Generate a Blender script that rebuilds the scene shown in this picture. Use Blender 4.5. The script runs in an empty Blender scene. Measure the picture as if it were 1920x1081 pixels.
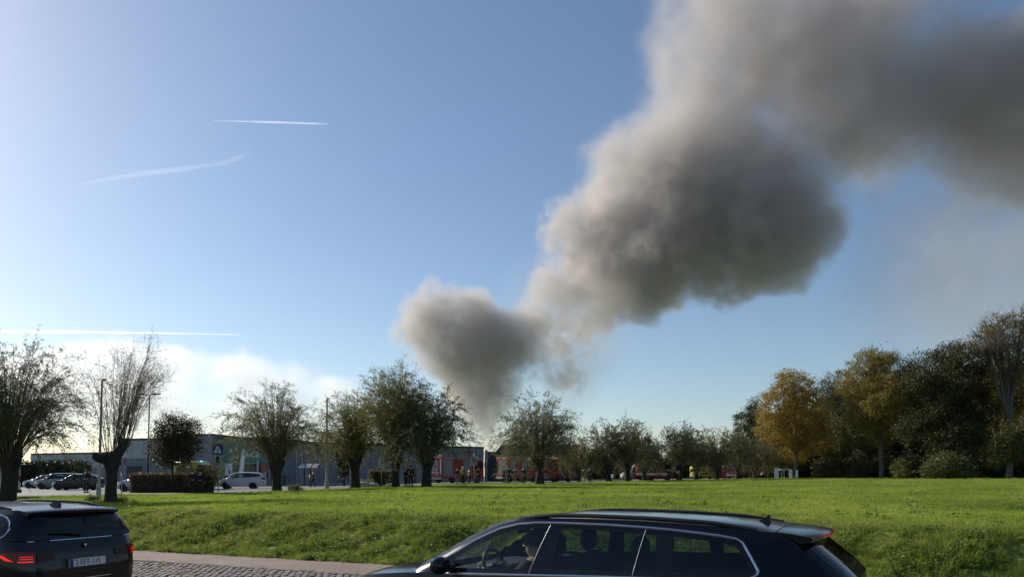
import bpy, bmesh, math, random
import numpy as np
from mathutils import Vector, Matrix

random.seed(7)
SC = bpy.context.scene
COL = SC.collection

# ------------------------------------------------------------------ camera
CAM_H = 1.82                      # eye height above the road
F_PX, HORIZON = 1400.0, 893.0     # focal length and horizon of the 1920 px wide photograph
cam = bpy.data.objects.new('camera', bpy.data.cameras.new('camera'))
COL.objects.link(cam)
cam.location = (0, 0, CAM_H)
cam.rotation_euler = (math.pi / 2, 0, 0)
cam.data.sensor_width = 36
cam.data.lens = 36 * F_PX / 1920
cam.data.shift_y = (HORIZON - 540.5) / 1920
cam.data.clip_end = 20000
SC.camera = cam

# ------------------------------------------------------------------ sky, sun, exposure
SUN_EL, SUN_AZ = math.radians(29), math.radians(-53)
world = bpy.data.worlds.new('World')
SC.world = world
world.use_nodes = True
wn = world.node_tree
sky = wn.nodes.new('ShaderNodeTexSky')
sky.sky_type = 'NISHITA'
sky.sun_disc = False
sky.sun_elevation = SUN_EL
sky.sun_rotation = SUN_AZ
sky.air_density, sky.dust_density, sky.ozone_density = 1.0, 0.50, 2.4
wn.links.new(sky.outputs[0], wn.nodes['Background'].inputs[0])
wn.nodes['Background'].inputs[1].default_value = 0.103
sun = bpy.data.objects.new('sun', bpy.data.lights.new('sun', 'SUN'))
COL.objects.link(sun)
sun.data.energy = 5.0
sun.data.angle = math.radians(0.5)
sun.data.color = (1.0, 0.93, 0.82)
SUN_DIR = Vector((math.sin(SUN_AZ) * math.cos(SUN_EL), math.cos(SUN_AZ) * math.cos(SUN_EL), math.sin(SUN_EL)))
sun.rotation_euler = SUN_DIR.to_track_quat('Z', 'Y').to_euler()
vs = SC.view_settings
vs.view_transform = 'Standard'
vs.look = 'None'
vs.exposure = 0.15
vs.gamma = 1.0
vs.use_curve_mapping = False
SC.render.engine = 'CYCLES'
cy = SC.cycles
cy.use_denoising = True
cy.max_bounces = 8
cy.transparent_max_bounces = 24
cy.volume_bounces = 3
cy.volume_step_rate = 1.6
cy.volume_max_steps = 512
cy.use_adaptive_sampling = True
cy.adaptive_threshold = 0.02

# ------------------------------------------------------------------ helpers
def P(px, py, Y):
    """the place at distance Y that the photograph shows at pixel (px, py)"""
    return Vector(((px - 960) / F_PX * Y, Y, CAM_H - (py - HORIZON) / F_PX * Y))

def XP(px, Y):
    return (px - 960) / F_PX * Y

def sstep(a, b, x):
    t = np.clip((np.asarray(x, float) - a) / (b - a), 0, 1)
    return t * t * (3 - 2 * t)

RA = math.radians(24)             # the road runs away to the left at this angle
RU = (-math.cos(RA), math.sin(RA))
RN = (math.sin(RA), math.cos(RA))
T_FOOT, T_KERB = 12.96, 11.45     # foot of the bank, edge of the cobbles

def st_xy(s, t):
    return RU[0] * s + RN[0] * t, RU[1] * s + RN[1] * t

def zfield(X, Y):
    X = np.asarray(X, float); Y = np.asarray(Y, float)
    z = 0.80 + 0.0035 * (np.clip(Y, 0, 200) - 20) + np.where(X > 0, 0.0055, 0.004) * np.clip(X, -80, 120)
    z = z - 0.25 * sstep(-8, -18, X)
    return np.minimum(z, 1.62)

def zground(X, Y):
    X = np.asarray(X, float); Y = np.asarray(Y, float)
    t = RN[0] * X + RN[1] * Y
    s = RU[0] * X + RU[1] * Y
    top = 15.6 + 0.35 * np.sin(s * 0.7) + 0.2 * np.sin(s * 1.9 + 1)
    k = sstep(T_FOOT - 0.05, top, t)
    bump = 0.045 * np.sin(s * 2.1 + 1.3 * np.sin(t * 1.7)) * np.sin(t * 2.3 + s * 0.5) * sstep(13, 14, t) * (1 - sstep(16.5, 18.5, t))
    bump = bump + 0.03 * np.sin(s * 0.9 + t * 0.35) * np.sin(t * 0.6) * sstep(15, 18, t) * (1 - sstep(40, 60, t))
    return k * zfield(X, Y) + bump

def zg(X, Y):
    return float(zground(X, Y))

def set_props(o, label=None, cat=None, group=None, kind=None):
    if label: o['label'] = label
    if cat: o['category'] = cat
    if group: o['group'] = group
    if kind: o['kind'] = kind
    return o

def link(o, parent=None):
    COL.objects.link(o)
    if parent is not None:
        o.parent = parent
    return o

def empty(name, loc, rz=0.0, label=None, cat=None, group=None):
    o = bpy.data.objects.new(name, None)
    o.location = loc
    o.rotation_euler = (0, 0, rz)
    o.empty_display_size = 0.2
    return link(set_props(o, label, cat, group))

def np_mesh(name, V, quads=None, tris=None, smooth=False):
    """mesh from numpy arrays"""
    me = bpy.data.meshes.new(name)
    V = np.asarray(V, np.float32).reshape(-1, 3)
    loops, starts, n = [], [], 0
    for Fa, k in ((quads, 4), (tris, 3)):
        if Fa is not None and len(Fa):
            Fa = np.asarray(Fa, np.int32).reshape(-1, k)
            loops.append(Fa.ravel())
            starts.append(n + np.arange(len(Fa)) * k)
            n += Fa.size
    me.vertices.add(len(V))
    me.vertices.foreach_set('co', V.ravel())
    if loops:
        L = np.concatenate(loops); S = np.concatenate(starts)
        me.loops.add(len(L))
        me.loops.foreach_set('vertex_index', L)
        me.polygons.add(len(S))
        me.polygons.foreach_set('loop_start', S.astype(np.int32))
        if smooth:
            me.polygons.foreach_set('use_smooth', np.ones(len(S), bool))
    me.update(calc_edges=True)
    me.validate()
    return me

def obj(name, me, mat=None, parent=None, **kw):
    o = bpy.data.objects.new(name, me)
    if mat is not None and hasattr(me, 'materials') and not me.materials:
        me.materials.append(mat)
    return link(set_props(o, **kw), parent)

class MB:
    """collects boxes, bars, tubes and prisms for ONE part"""
    def __init__(self):
        self.v, self.f = [], []
    def add(self, v, f):
        b = len(self.v)
        self.v += [tuple(p) for p in v]
        self.f += [tuple(i + b for i in q) for q in f]
        return self
    def box(self, c, d, rz=0.0, bev=0.0):
        x, y, z = d[0] / 2, d[1] / 2, d[2] / 2
        cr, sr = math.cos(rz), math.sin(rz)
        b = min(bev, x * .9, y * .9, z * .9)
        if b <= 0:
            pts = [(sx * x, sy * y, sz * z) for sz in (-1, 1) for sx, sy in ((-1, -1), (1, -1), (1, 1), (-1, 1))]
            fs = [(0, 3, 2, 1), (4, 5, 6, 7), (0, 1, 5, 4), (1, 2, 6, 5), (2, 3, 7, 6), (3, 0, 4, 7)]
        else:
            pts, fs = [], []
            def ring(zz, i):
                a, e = x - i, y - i
                o = b
                return [(-a + o, -e, zz), (a - o, -e, zz), (a, -e + o, zz), (a, e - o, zz), (a - o, e, zz), (-a + o, e, zz), (-a, e - o, zz), (-a, -e + o, zz)]
            for zz, i in ((-z, b), (-z + b, 0), (z - b, 0), (z, b)):
                pts += ring(zz, i * .7)
            for r in range(3):
                for k in range(8):
                    fs.append((r * 8 + k, r * 8 + (k + 1) % 8, r * 8 + 8 + (k + 1) % 8, r * 8 + 8 + k))
            fs += [tuple(range(7, -1, -1)), tuple(range(24, 32))]
        self.add([(c[0] + cr * p[0] - sr * p[1], c[1] + sr * p[0] + cr * p[1], c[2] + p[2]) for p in pts], fs)
        return self
    def tube(self, pts, rad, n=8, cap=True, closed=False):
        pts = [Vector(p) for p in pts]
        m = len(pts)
        if not hasattr(rad, '__len__'): rad = [rad] * m
        vs_, fs = [], []
        up = Vector((0, 0, 1))
        for i, p in enumerate(pts):
            a = pts[(i - 1) % m] if (closed or i) else p
            b = pts[(i + 1) % m] if (closed or i < m - 1) else p
            t = (b - a).normalized() if (b - a).length > 1e-9 else Vector((0, 0, 1))
            ref = up if abs(t.z) < .95 else Vector((1, 0, 0))
            u = t.cross(ref).normalized(); w = u.cross(t)
            for k in range(n):
                an = 2 * math.pi * k / n
                vs_.append(p + (u * math.cos(an) + w * math.sin(an)) * rad[i])
        for i in range(m if closed else m - 1):
            j = (i + 1) % m
            for k in range(n):
                fs.append((i * n + k, i * n + (k + 1) % n, j * n + (k + 1) % n, j * n + k))
        if cap and not closed:
            fs += [tuple(range(n - 1, -1, -1)), tuple((m - 1) * n + k for k in range(n))]
        return self.add(vs_, fs)
    def prism(self, poly, a, b, axis='y'):
        """poly in the plane across the axis, extruded from a to b"""
        n = len(poly)
        def pt(p, w):
            return (p[0], w, p[1]) if axis == 'y' else ((w, p[0], p[1]) if axis == 'x' else (p[0], p[1], w))
        vs_ = [pt(p, a) for p in poly] + [pt(p, b) for p in poly]
        fs = [tuple(range(n)), tuple(range(2 * n - 1, n - 1, -1))]
        fs += [(i, i + n, (i + 1) % n + n, (i + 1) % n) for i in range(n)]
        return self.add(vs_, fs)
    def lathe(self, prof, c=(0, 0, 0), n=16, axis='z'):
        vs_, fs = [], []
        for r, h in prof:
            for k in range(n):
                a = 2 * math.pi * k / n
                p = (r * math.cos(a), r * math.sin(a), h)
                if axis == 'y': p = (p[0], p[2], p[1])
                if axis == 'x': p = (p[2], p[0], p[1])
                vs_.append((c[0] + p[0], c[1] + p[1], c[2] + p[2]))
        for i in range(len(prof) - 1):
            for k in range(n):
                fs.append((i * n + k, i * n + (k + 1) % n, (i + 1) * n + (k + 1) % n, (i + 1) * n + k))
        fs += [tuple(range(n - 1, -1, -1)), tuple((len(prof) - 1) * n + k for k in range(n))]
        return self.add(vs_, fs)
    def mesh(self, name, smooth=False):
        me = bpy.data.meshes.new(name)
        me.from_pydata(self.v, [], self.f)
        bm = bmesh.new(); bm.from_mesh(me)
        bmesh.ops.recalc_face_normals(bm, faces=bm.faces)
        if smooth:
            for f in bm.faces: f.smooth = len(f.verts) <= 4
            for e in bm.edges:
                if e.is_manifold and e.calc_face_angle(0) > .7: e.smooth = False
        bm.to_mesh(me); bm.free()
        return me
    def build(self, name, mat, parent=None, smooth=False, **kw):
        return obj(name, self.mesh(name, smooth), mat, parent, **kw)

def copy_tree(o, parent=None):
    c = o.copy()
    COL.objects.link(c)
    if parent is not None: c.parent = parent
    for ch in list(o.children):
        copy_tree(ch, c)
    return c

def text_part(name, body, size, mat, parent, loc, rot, extrude=.004, align='CENTER', sx=1.0):
    cu = bpy.data.curves.new(name, 'FONT')
    cu.body = body; cu.size = size; cu.extrude = extrude
    cu.align_x = align; cu.align_y = 'CENTER'
    tmp = bpy.data.objects.new(name, cu)
    me = bpy.data.meshes.new_from_object(tmp)
    me.name = name
    bpy.data.objects.remove(tmp)
    me.materials.clear(); me.materials.append(mat)
    o = bpy.data.objects.new(name, me)
    o.location = loc; o.rotation_euler = rot; o.scale = (sx, 1, 1)
    return link(o, parent)

# ------------------------------------------------------------------ materials
def new_mat(name):
    m = bpy.data.materials.new(name)
    m.use_nodes = True
    nt = m.node_tree
    nt.nodes.clear()
    out = nt.nodes.new('ShaderNodeOutputMaterial')
    return m, nt, out

def ramp(nt, fac, cols):
    r = nt.nodes.new('ShaderNodeValToRGB')
    el = r.color_ramp.elements
    while len(el) < len(cols): el.new(.5)
    for e, (p, c) in zip(el, cols):
        e.position = p; e.color = (*c, 1)
    nt.links.new(fac, r.inputs[0])
    return r.outputs[0]

def noise_node(nt, scale, detail=4, rough=.6, coord='Object', vec=None):
    tc = nt.nodes.new('ShaderNodeTexCoord')
    n = nt.nodes.new('ShaderNodeTexNoise')
    n.inputs['Scale'].default_value = scale
    n.inputs['Detail'].default_value = detail
    n.inputs['Roughness'].default_value = rough
    nt.links.new(vec if vec is not None else tc.outputs[coord], n.inputs['Vector'])
    return n.outputs[0]

def pm(name, col, rough=.6, metal=0., var=.18, scale=2.5, bump=0., bscale=30., spec=.5, coat=0., emit=None, es=1.):
    m, nt, out = new_mat(name)
    b = nt.nodes.new('ShaderNodeBsdfPrincipled')
    f = noise_node(nt, scale)
    c = ramp(nt, f, [(.3, [max(0, x * (1 - var)) for x in col]), (.7, [min(1, x * (1 + var)) for x in col])])
    nt.links.new(c, b.inputs['Base Color'])
    rr = nt.nodes.new('ShaderNodeMapRange')
    rr.inputs[3].default_value = max(.02, rough * .85); rr.inputs[4].default_value = min(1, rough * 1.15)
    nt.links.new(noise_node(nt, scale * 3.1), rr.inputs[0])
    nt.links.new(rr.outputs[0], b.inputs['Roughness'])
    b.inputs['Metallic'].default_value = metal
    b.inputs['Specular IOR Level'].default_value = spec
    b.inputs['Coat Weight'].default_value = coat
    b.inputs['Coat Roughness'].default_value = .04
    if emit:
        b.inputs['Emission Color'].default_value = (*emit, 1)
        b.inputs['Emission Strength'].default_value = es
    if bump:
        bp = nt.nodes.new('ShaderNodeBump')
        bp.inputs['Strength'].default_value = bump
        bp.inputs['Distance'].default_value = .02
        nt.links.new(noise_node(nt, bscale, 6), bp.inputs['Height'])
        nt.links.new(bp.outputs[0], b.inputs['Normal'])
    nt.links.new(b.outputs[0], out.inputs[0])
    return m

def leaf_mat(name, dark, light, odd=None, trans=.35, rough=.55, inst=False):
    """foliage: each leaf its own shade, some light through the blade"""
    m, nt, out = new_mat(name)
    if inst:
        oi = nt.nodes.new('ShaderNodeObjectInfo')
        big = noise_node(nt, .16, 5, .65, vec=oi.outputs['Location'])      # broad lusher and drier patches
        ad = nt.nodes.new('ShaderNodeMath'); ad.operation = 'MULTIPLY_ADD'; ad.inputs[1].default_value = 2.4; ad.inputs[2].default_value = -.95
        nt.links.new(big, ad.inputs[0])
        mxf = nt.nodes.new('ShaderNodeMath'); mxf.operation = 'MULTIPLY_ADD'; mxf.inputs[1].default_value = .6; mxf.use_clamp = True
        nt.links.new(oi.outputs['Random'], mxf.inputs[0]); nt.links.new(ad.outputs[0], mxf.inputs[2])
        fac = mxf.outputs[0]
    else:
        ge = nt.nodes.new('ShaderNodeNewGeometry'); fac = ge.outputs['Random Per Island']
    cols = [(0., dark), (.8, light)] + ([(1., odd)] if odd else [])
    c = ramp(nt, fac, cols)
    b = nt.nodes.new('ShaderNodeBsdfPrincipled')
    b.inputs['Roughness'].default_value = rough
    b.inputs['Specular IOR Level'].default_value = .3
    t = nt.nodes.new('ShaderNodeBsdfTranslucent')
    nt.links.new(c, b.inputs['Base Color']); nt.links.new(c, t.inputs['Color'])
    mx = nt.nodes.new('ShaderNodeMixShader'); mx.inputs[0].default_value = trans
    nt.links.new(b.outputs[0], mx.inputs[1]); nt.links.new(t.outputs[0], mx.inputs[2])
    nt.links.new(mx.outputs[0], out.inputs[0])
    return m

def glass_mat(name, tint, refl=.9):
    """thin pane: tinted see-through with a Fresnel reflection"""
    m, nt, out = new_mat(name)
    tr = nt.nodes.new('ShaderNodeBsdfTransparent'); tr.inputs[0].default_value = (*tint, 1)
    gl = nt.nodes.new('ShaderNodeBsdfGlossy'); gl.inputs['Roughness'].default_value = .02
    gl.inputs[0].default_value = (refl, refl, refl, 1)
    lw = nt.nodes.new('ShaderNodeLayerWeight'); lw.inputs[0].default_value = .5
    pw = nt.nodes.new('ShaderNodeMath'); pw.operation = 'POWER'; pw.inputs[1].default_value = 4.5
    ma = nt.nodes.new('ShaderNodeMath'); ma.operation = 'MULTIPLY_ADD'; ma.inputs[1].default_value = .93; ma.inputs[2].default_value = .045
    nt.links.new(lw.outputs['Facing'], pw.inputs[0]); nt.links.new(pw.outputs[0], ma.inputs[0])
    mx = nt.nodes.new('ShaderNodeMixShader')
    nt.links.new(ma.outputs[0], mx.inputs[0])
    nt.links.new(tr.outputs[0], mx.inputs[1]); nt.links.new(gl.outputs[0], mx.inputs[2])
    nt.links.new(mx.outputs[0], out.inputs[0])
    return m

M = {}
M['bark'] = pm('willow_bark', (.023, .020, .017), .9, var=.4, scale=4, bump=.9, bscale=14)
M['bark_grey'] = pm('grey_bark', (.13, .12, .10), .9, var=.35, scale=3, bump=.8, bscale=12)
M['twig'] = pm('twig_bark', (.11, .095, .06), .8, var=.3)
M['dark_metal'] = pm('dark_metal', (.03, .032, .036), .45, .6)
M['grey_metal'] = pm('grey_metal', (.22, .23, .24), .5, .5)
M['galv'] = pm('galvanised_steel', (.30, .31, .32), .5, .6)
M['black_plastic'] = pm('black_plastic', (.015, .015, .017), .45, var=.1)
M['black_gloss'] = pm('gloss_black_trim', (.008, .008, .010), .08, var=.05)
M['rubber'] = pm('tyre_rubber', (.02, .02, .021), .8, bump=.2)
M['rim'] = pm('alloy_rim', (.35, .36, .38), .3, .9)
M['chrome'] = pm('satin_chrome', (.62, .63, .66), .22, 1., var=.05)
M['white_paint'] = pm('white_paint', (.72, .73, .74), .4, var=.06)
M['fabric_dark'] = pm('dark_seat_fabric', (.018, .018, .021), .9, bump=.3, bscale=200)
M['dash'] = pm('dashboard_plastic', (.035, .036, .04), .6)
M['red_paint'] = pm('fire_red_paint', (.33, .012, .016), .4, var=.16, coat=.15)
M['shutter'] = pm('aluminium_shutter', (.19, .21, .215), .45, .5)
M['lamp_glass'] = pm('lamp_glass', (.6, .62, .6), .15)
M['red_lens'] = pm('red_lens', (.13, .004, .006), .15, var=.1, spec=.35)
M['red_lit'] = pm('lit_red_lens', (.5, .01, .01), .2, emit=(1, .03, .025), es=.6)
M['red_lit_dim'] = pm('dim_red_lens', (.35, .01, .012), .2, emit=(1, .02, .03), es=.25)
M['skin'] = pm('skin', (.48, .30, .22), .55, var=.08)
M['hair'] = pm('dark_hair', (.025, .018, .014), .7, var=.3, scale=40)
# ------------------------------------------------------------------ ground, field, road
def mat_field():
    m, nt, out = new_mat('field_soil_and_grass')
    b = nt.nodes.new('ShaderNodeBsdfPrincipled')
    c1 = ramp(nt, noise_node(nt, .35, 6), [(.35, (.13, .18, .022)), (.65, (.20, .26, .03))])
    c2 = ramp(nt, noise_node(nt, 5., 6), [(.3, (.35, .35, .35)), (.7, (1., 1., 1.))])
    mx = nt.nodes.new('ShaderNodeMix'); mx.data_type = 'RGBA'; mx.blend_type = 'MULTIPLY'
    mx.inputs[0].default_value = .8
    nt.links.new(c1, mx.inputs[6]); nt.links.new(c2, mx.inputs[7])
    nt.links.new(mx.outputs[2], b.inputs['Base Color'])
    b.inputs['Roughness'].default_value = .95
    bp = nt.nodes.new('ShaderNodeBump'); bp.inputs['Strength'].default_value = .8; bp.inputs['Distance'].default_value = .08
    nt.links.new(noise_node(nt, 9., 8), bp.inputs['Height']); nt.links.new(bp.outputs[0], b.inputs['Normal'])
    nt.links.new(b.outputs[0], out.inputs[0])
    return m
M['field'] = mat_field()
M['far_ground'] = pm('far_ground', (.06, .058, .045), .95, var=.3, scale=.02)
M['asphalt'] = pm('grey_asphalt', (.13, .13, .128), .8, var=.2, scale=.6, bump=.4, bscale=60)
M['path'] = pm('reddish_path_asphalt', (.205, .148, .122), .85, var=.2, scale=1.1, bump=.5, bscale=90)
M['bed'] = pm('sandy_joint_bed', (.085, .072, .058), .95, var=.3, scale=8, bump=.6)
def mat_cobble():
    m, nt, out = new_mat('cobble_stone')
    b = nt.nodes.new('ShaderNodeBsdfPrincipled')
    oi = nt.nodes.new('ShaderNodeNewGeometry')
    c1 = ramp(nt, oi.outputs['Random Per Island'], [(0, (.15, .112, .092)), (.6, (.21, .162, .136)), (1, (.26, .212, .182))])
    c2 = ramp(nt, noise_node(nt, 18., 6, coord='Object'), [(.3, (.6, .6, .6)), (.7, (1, 1, 1))])
    mx = nt.nodes.new('ShaderNodeMix'); mx.data_type = 'RGBA'; mx.blend_type = 'MULTIPLY'; mx.inputs[0].default_value = .7
    nt.links.new(c1, mx.inputs[6]); nt.links.new(c2, mx.inputs[7])
    nt.links.new(mx.outputs[2], b.inputs['Base Color'])
    b.inputs['Roughness'].default_value = .8
    bp = nt.nodes.new('ShaderNodeBump'); bp.inputs['Strength'].default_value = .5; bp.inputs['Distance'].default_value = .01
    nt.links.new(noise_node(nt, 40., 6), bp.inputs['Height']); nt.links.new(bp.outputs[0], b.inputs['Normal'])
    nt.links.new(b.outputs[0], out.inputs[0])
    return m
M['cobble'] = mat_cobble()

def grid_sheet(us, ws, fn):
    U, W = np.meshgrid(us, ws, indexing='ij')
    X, Y, Z = fn(U, W)
    V = np.stack([X, Y, Z], -1).reshape(-1, 3)
    n, m = len(us), len(ws)
    i = np.arange(n * m).reshape(n, m)
    Q = np.stack([i[:-1, :-1], i[1:, :-1], i[1:, 1:], i[:-1, 1:]], -1).reshape(-1, 4)
    return V, Q

# far ground: one sheet to the horizon, under everything
V, Q = grid_sheet(np.linspace(-6000, 6000, 25), np.linspace(-500, 9000, 25), lambda u, w: (u, w, u * 0 - 0.25))
obj('ground', np_mesh('ground', V, Q), M['far_ground'], kind='structure', label='flat far ground reaching the horizon')

# the field with its bank down to the path (road coordinates s along, t across)
s_ax = np.concatenate([np.linspace(-160, -30, 40)[:-1], np.linspace(-30, 45, 240)[:-1], np.linspace(45, 220, 50)])
t_ax = np.concatenate([[T_FOOT - .06], np.linspace(T_FOOT, 19, 60)[:-1], np.linspace(19, 60, 70)[:-1], np.linspace(60, 420, 60)])
def f_field(s, t):
    x, y = st_xy(s, t)
    z = zground(x, y)
    z = np.where(t < T_FOOT, -.12, z)
    z = np.where(t > 400, -.3, z)
    return x, y, z
V, Q = grid_sheet(s_ax, t_ax, f_field)
obj('field', np_mesh('field', V, Q[:, ::-1], smooth=True), M['field'], kind='structure', label='green field rising from a rough grass bank')

# road bed, path, kerb line
def strip(t0, t1, z, s0=-60, s1=60, n=80):
    return grid_sheet(np.linspace(s0, s1, n), np.linspace(t0, t1, 6), lambda s, t: (*st_xy(s, t), s * 0 + z))
V, Q = strip(-8, T_KERB + .02, -.014)
road = obj('road', np_mesh('road', V, Q[:, ::-1]), M['bed'], kind='structure', label='cobbled road with the two dark estate cars')
V, Q = strip(T_KERB + .13, T_FOOT + .05, .012)
path = obj('path', np_mesh('path', V, Q[:, ::-1], smooth=True), M['path'], kind='structure', label='smooth brownish path between cobbles and grass bank')
# kerb stones along the cobbles
kb = MB().box((0, 0, 0), (.98, .105, .12), 0, .012).mesh('kerb_stone')
kb.materials.append(pm('kerb_concrete', (.17, .15, .135), .85, var=.2, scale=6, bump=.4))
rkx, rky = st_xy(0, 0)
for i in range(18):
    s = 4 + i * 1.0
    x, y = st_xy(s, T_KERB + .072)
    o = obj('kerb_stone', kb, None, path)
    o.location = (x, y, -.044 + random.uniform(-.004, .004))
    o.rotation_euler = (0, 0, math.atan2(RU[1], RU[0]) + random.uniform(-.004, .004))

# cobbles: rounded setts in rows across the road
rng = np.random.default_rng(3)
def sett_mesh(k):
    r = np.random.default_rng(k)
    lx, ly = .142, .098
    mb = MB()
    lv = [(1.0, -.06), (1.0, -.012), (.93, .006), (.70, .016)]
    pts, fs = [], []
    for sc_, z in lv:
        for j in range(8):
            a = 2 * math.pi * (j + .5) / 8
            ex = lambda c: math.copysign(abs(c) ** .45, c)
            pts.append((ex(math.cos(a)) * lx / 2 * sc_ + r.normal(0, .002), ex(math.sin(a)) * ly / 2 * sc_ + r.normal(0, .002), z + (r.normal(0, .002) if z > 0 else 0)))
    for l in range(3):
        for j in range(8):
            fs.append((l * 8 + j, l * 8 + (j + 1) % 8, l * 8 + 8 + (j + 1) % 8, l * 8 + 8 + j))
    fs.append(tuple(range(24, 32)))
    mb.add(pts, fs)
    me = mb.mesh('cobble', True)
    me.materials.append(M['cobble'])
    return me
setts = [sett_mesh(k) for k in range(6)]
spots = []
row = 0
tt = T_KERB - .075
while tt > 5.0:
    ss = 3.0 + (row % 2) * .077
    while ss < 26:
        spots.append((ss + rng.normal(0, .006), tt + rng.normal(0, .004), rng.normal(0, .02), rng.normal(0, .006), int(rng.integers(6))))
        ss += .154
    tt -= .109; row += 1
def seen_rank(sp):
    x, y = st_xy(sp[0], sp[1])
    px, py = 960 + F_PX * x / y, HORIZON + F_PX * CAM_H / y
    vis = 256 < px < 690 and py < 1081
    return (0 if vis else 1, y)
spots.sort(key=seen_rank)
RZ = math.atan2(RU[1], RU[0])
rest_v, rest_f = [], []
nb = 0
for i, (s, t, dr, dz, k) in enumerate(spots):
    x, y = st_xy(s, t)
    if i < 300:
        o = obj('cobble', setts[k], None, road)
        o.location = (x, y, dz - .004); o.rotation_euler = (rng.normal(0, .02), rng.normal(0, .02), RZ + dr)
    else:
        me = setts[k]
        co = np.empty(len(me.vertices) * 3, np.float32); me.vertices.foreach_get('co', co)
        co = co.reshape(-1, 3)
        c_, s_ = math.cos(RZ + dr), math.sin(RZ + dr)
        rest_v.append(np.stack([x + c_ * co[:, 0] - s_ * co[:, 1], y + s_ * co[:, 0] + c_ * co[:, 1], co[:, 2] + dz - .004], -1))
        for l in range(3):
            for j in range(8):
                rest_f.append((nb + l * 8 + j, nb + l * 8 + (j + 1) % 8, nb + l * 8 + 8 + (j + 1) % 8, nb + l * 8 + 8 + j))
        a = nb + 24
        rest_f += [(a, a + 1, a + 2, a + 3), (a, a + 3, a + 4, a + 7), (a + 4, a + 5, a + 6, a + 7)]
        nb += len(co)
obj('cobblestones', np_mesh('cobblestones', np.concatenate(rest_v), rest_f), M['cobble'], road, kind='stuff')

# side street and car park behind the willow row
edge = [(-110, 44), (-60, 46), (-27, 49), (-20, 58), (-15.5, 71), (-4, 78), (6, 84), (18, 103), (38, 128), (70, 165)]
def f_street(u, w):
    ex = np.interp(u, np.linspace(0, 1, len(edge)), [e[0] for e in edge])
    ey = np.interp(u, np.linspace(0, 1, len(edge)), [e[1] for e in edge])
    x = ex - w * 8 * sstep(.4, .9, u); y = ey + w * np.interp(u, [0, .35, .55, 1], [62, 60, 26, 14])
    return x, y, zground(x, y) + .03
V, Q = grid_sheet(np.linspace(0, 1, 90), np.linspace(0, 1, 30), f_street)
obj('side_street', np_mesh('side_street', V, Q[:, ::-1], smooth=True), M['asphalt'], kind='structure', label='grey side street and car park behind the willows')

# ------------------------------------------------------------------ grass (instanced tufts)
def blade_mesh(name, n, h, spread, w, seed, bend=.5):
    r = np.random.default_rng(seed)
    V, Fq, Ft = [], [], []
    for i in range(n):
        a = r.uniform(0, 2 * math.pi); rr = spread * math.sqrt(r.uniform())
        x, y = rr * math.cos(a), rr * math.sin(a)
        hh = h * r.uniform(.55, 1.15); d = r.uniform(0, 2 * math.pi)
        bx, by = math.cos(d) * hh * bend * r.uniform(.2, 1), math.sin(d) * hh * bend * r.uniform(.2, 1)
        wa = r.uniform(0, math.pi); wx, wy = math.cos(wa) * w / 2, math.sin(wa) * w / 2
        b = len(V)
        V += [(x - wx, y - wy, -.02), (x + wx, y + wy, -.02),
              (x + bx * .35 + wx * .8, y + by * .35 + wy * .8, hh * .6), (x + bx * .35 - wx * .8, y + by * .35 - wy * .8, hh * .6),
              (x + bx, y + by, hh * r.uniform(.8, 1))]
        Fq.append((b, b + 1, b + 2, b + 3)); Ft.append((b + 3, b + 2, b + 4))
    return np_mesh(name, V, Fq, Ft)
def weed_mesh(name, n, h, spread, seed):
    r = np.random.default_rng(seed)
    V, Fq = [], []
    for i in range(n):
        a = r.uniform(0, 2 * math.pi); rr = spread * math.sqrt(r.uniform())
        p = np.array([rr * math.cos(a), rr * math.sin(a), h * r.uniform(.1, 1) * (1 - .6 * rr / spread)])
        d = r.normal(0, 1, 3); d[2] = abs(d[2]) * .4; d /= np.linalg.norm(d)
        sd = np.cross(d, r.normal(0, 1, 3)); sd /= np.linalg.norm(sd)
        L = r.uniform(.05, .11); b = len(V)
        V += [p, p + d * L * .5 + sd * L * .22, p + d * L, p + d * L * .5 - sd * L * .22]
        Fq.append((b, b + 1, b + 2, b + 3))
    return np_mesh(name, V, Fq)

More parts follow.
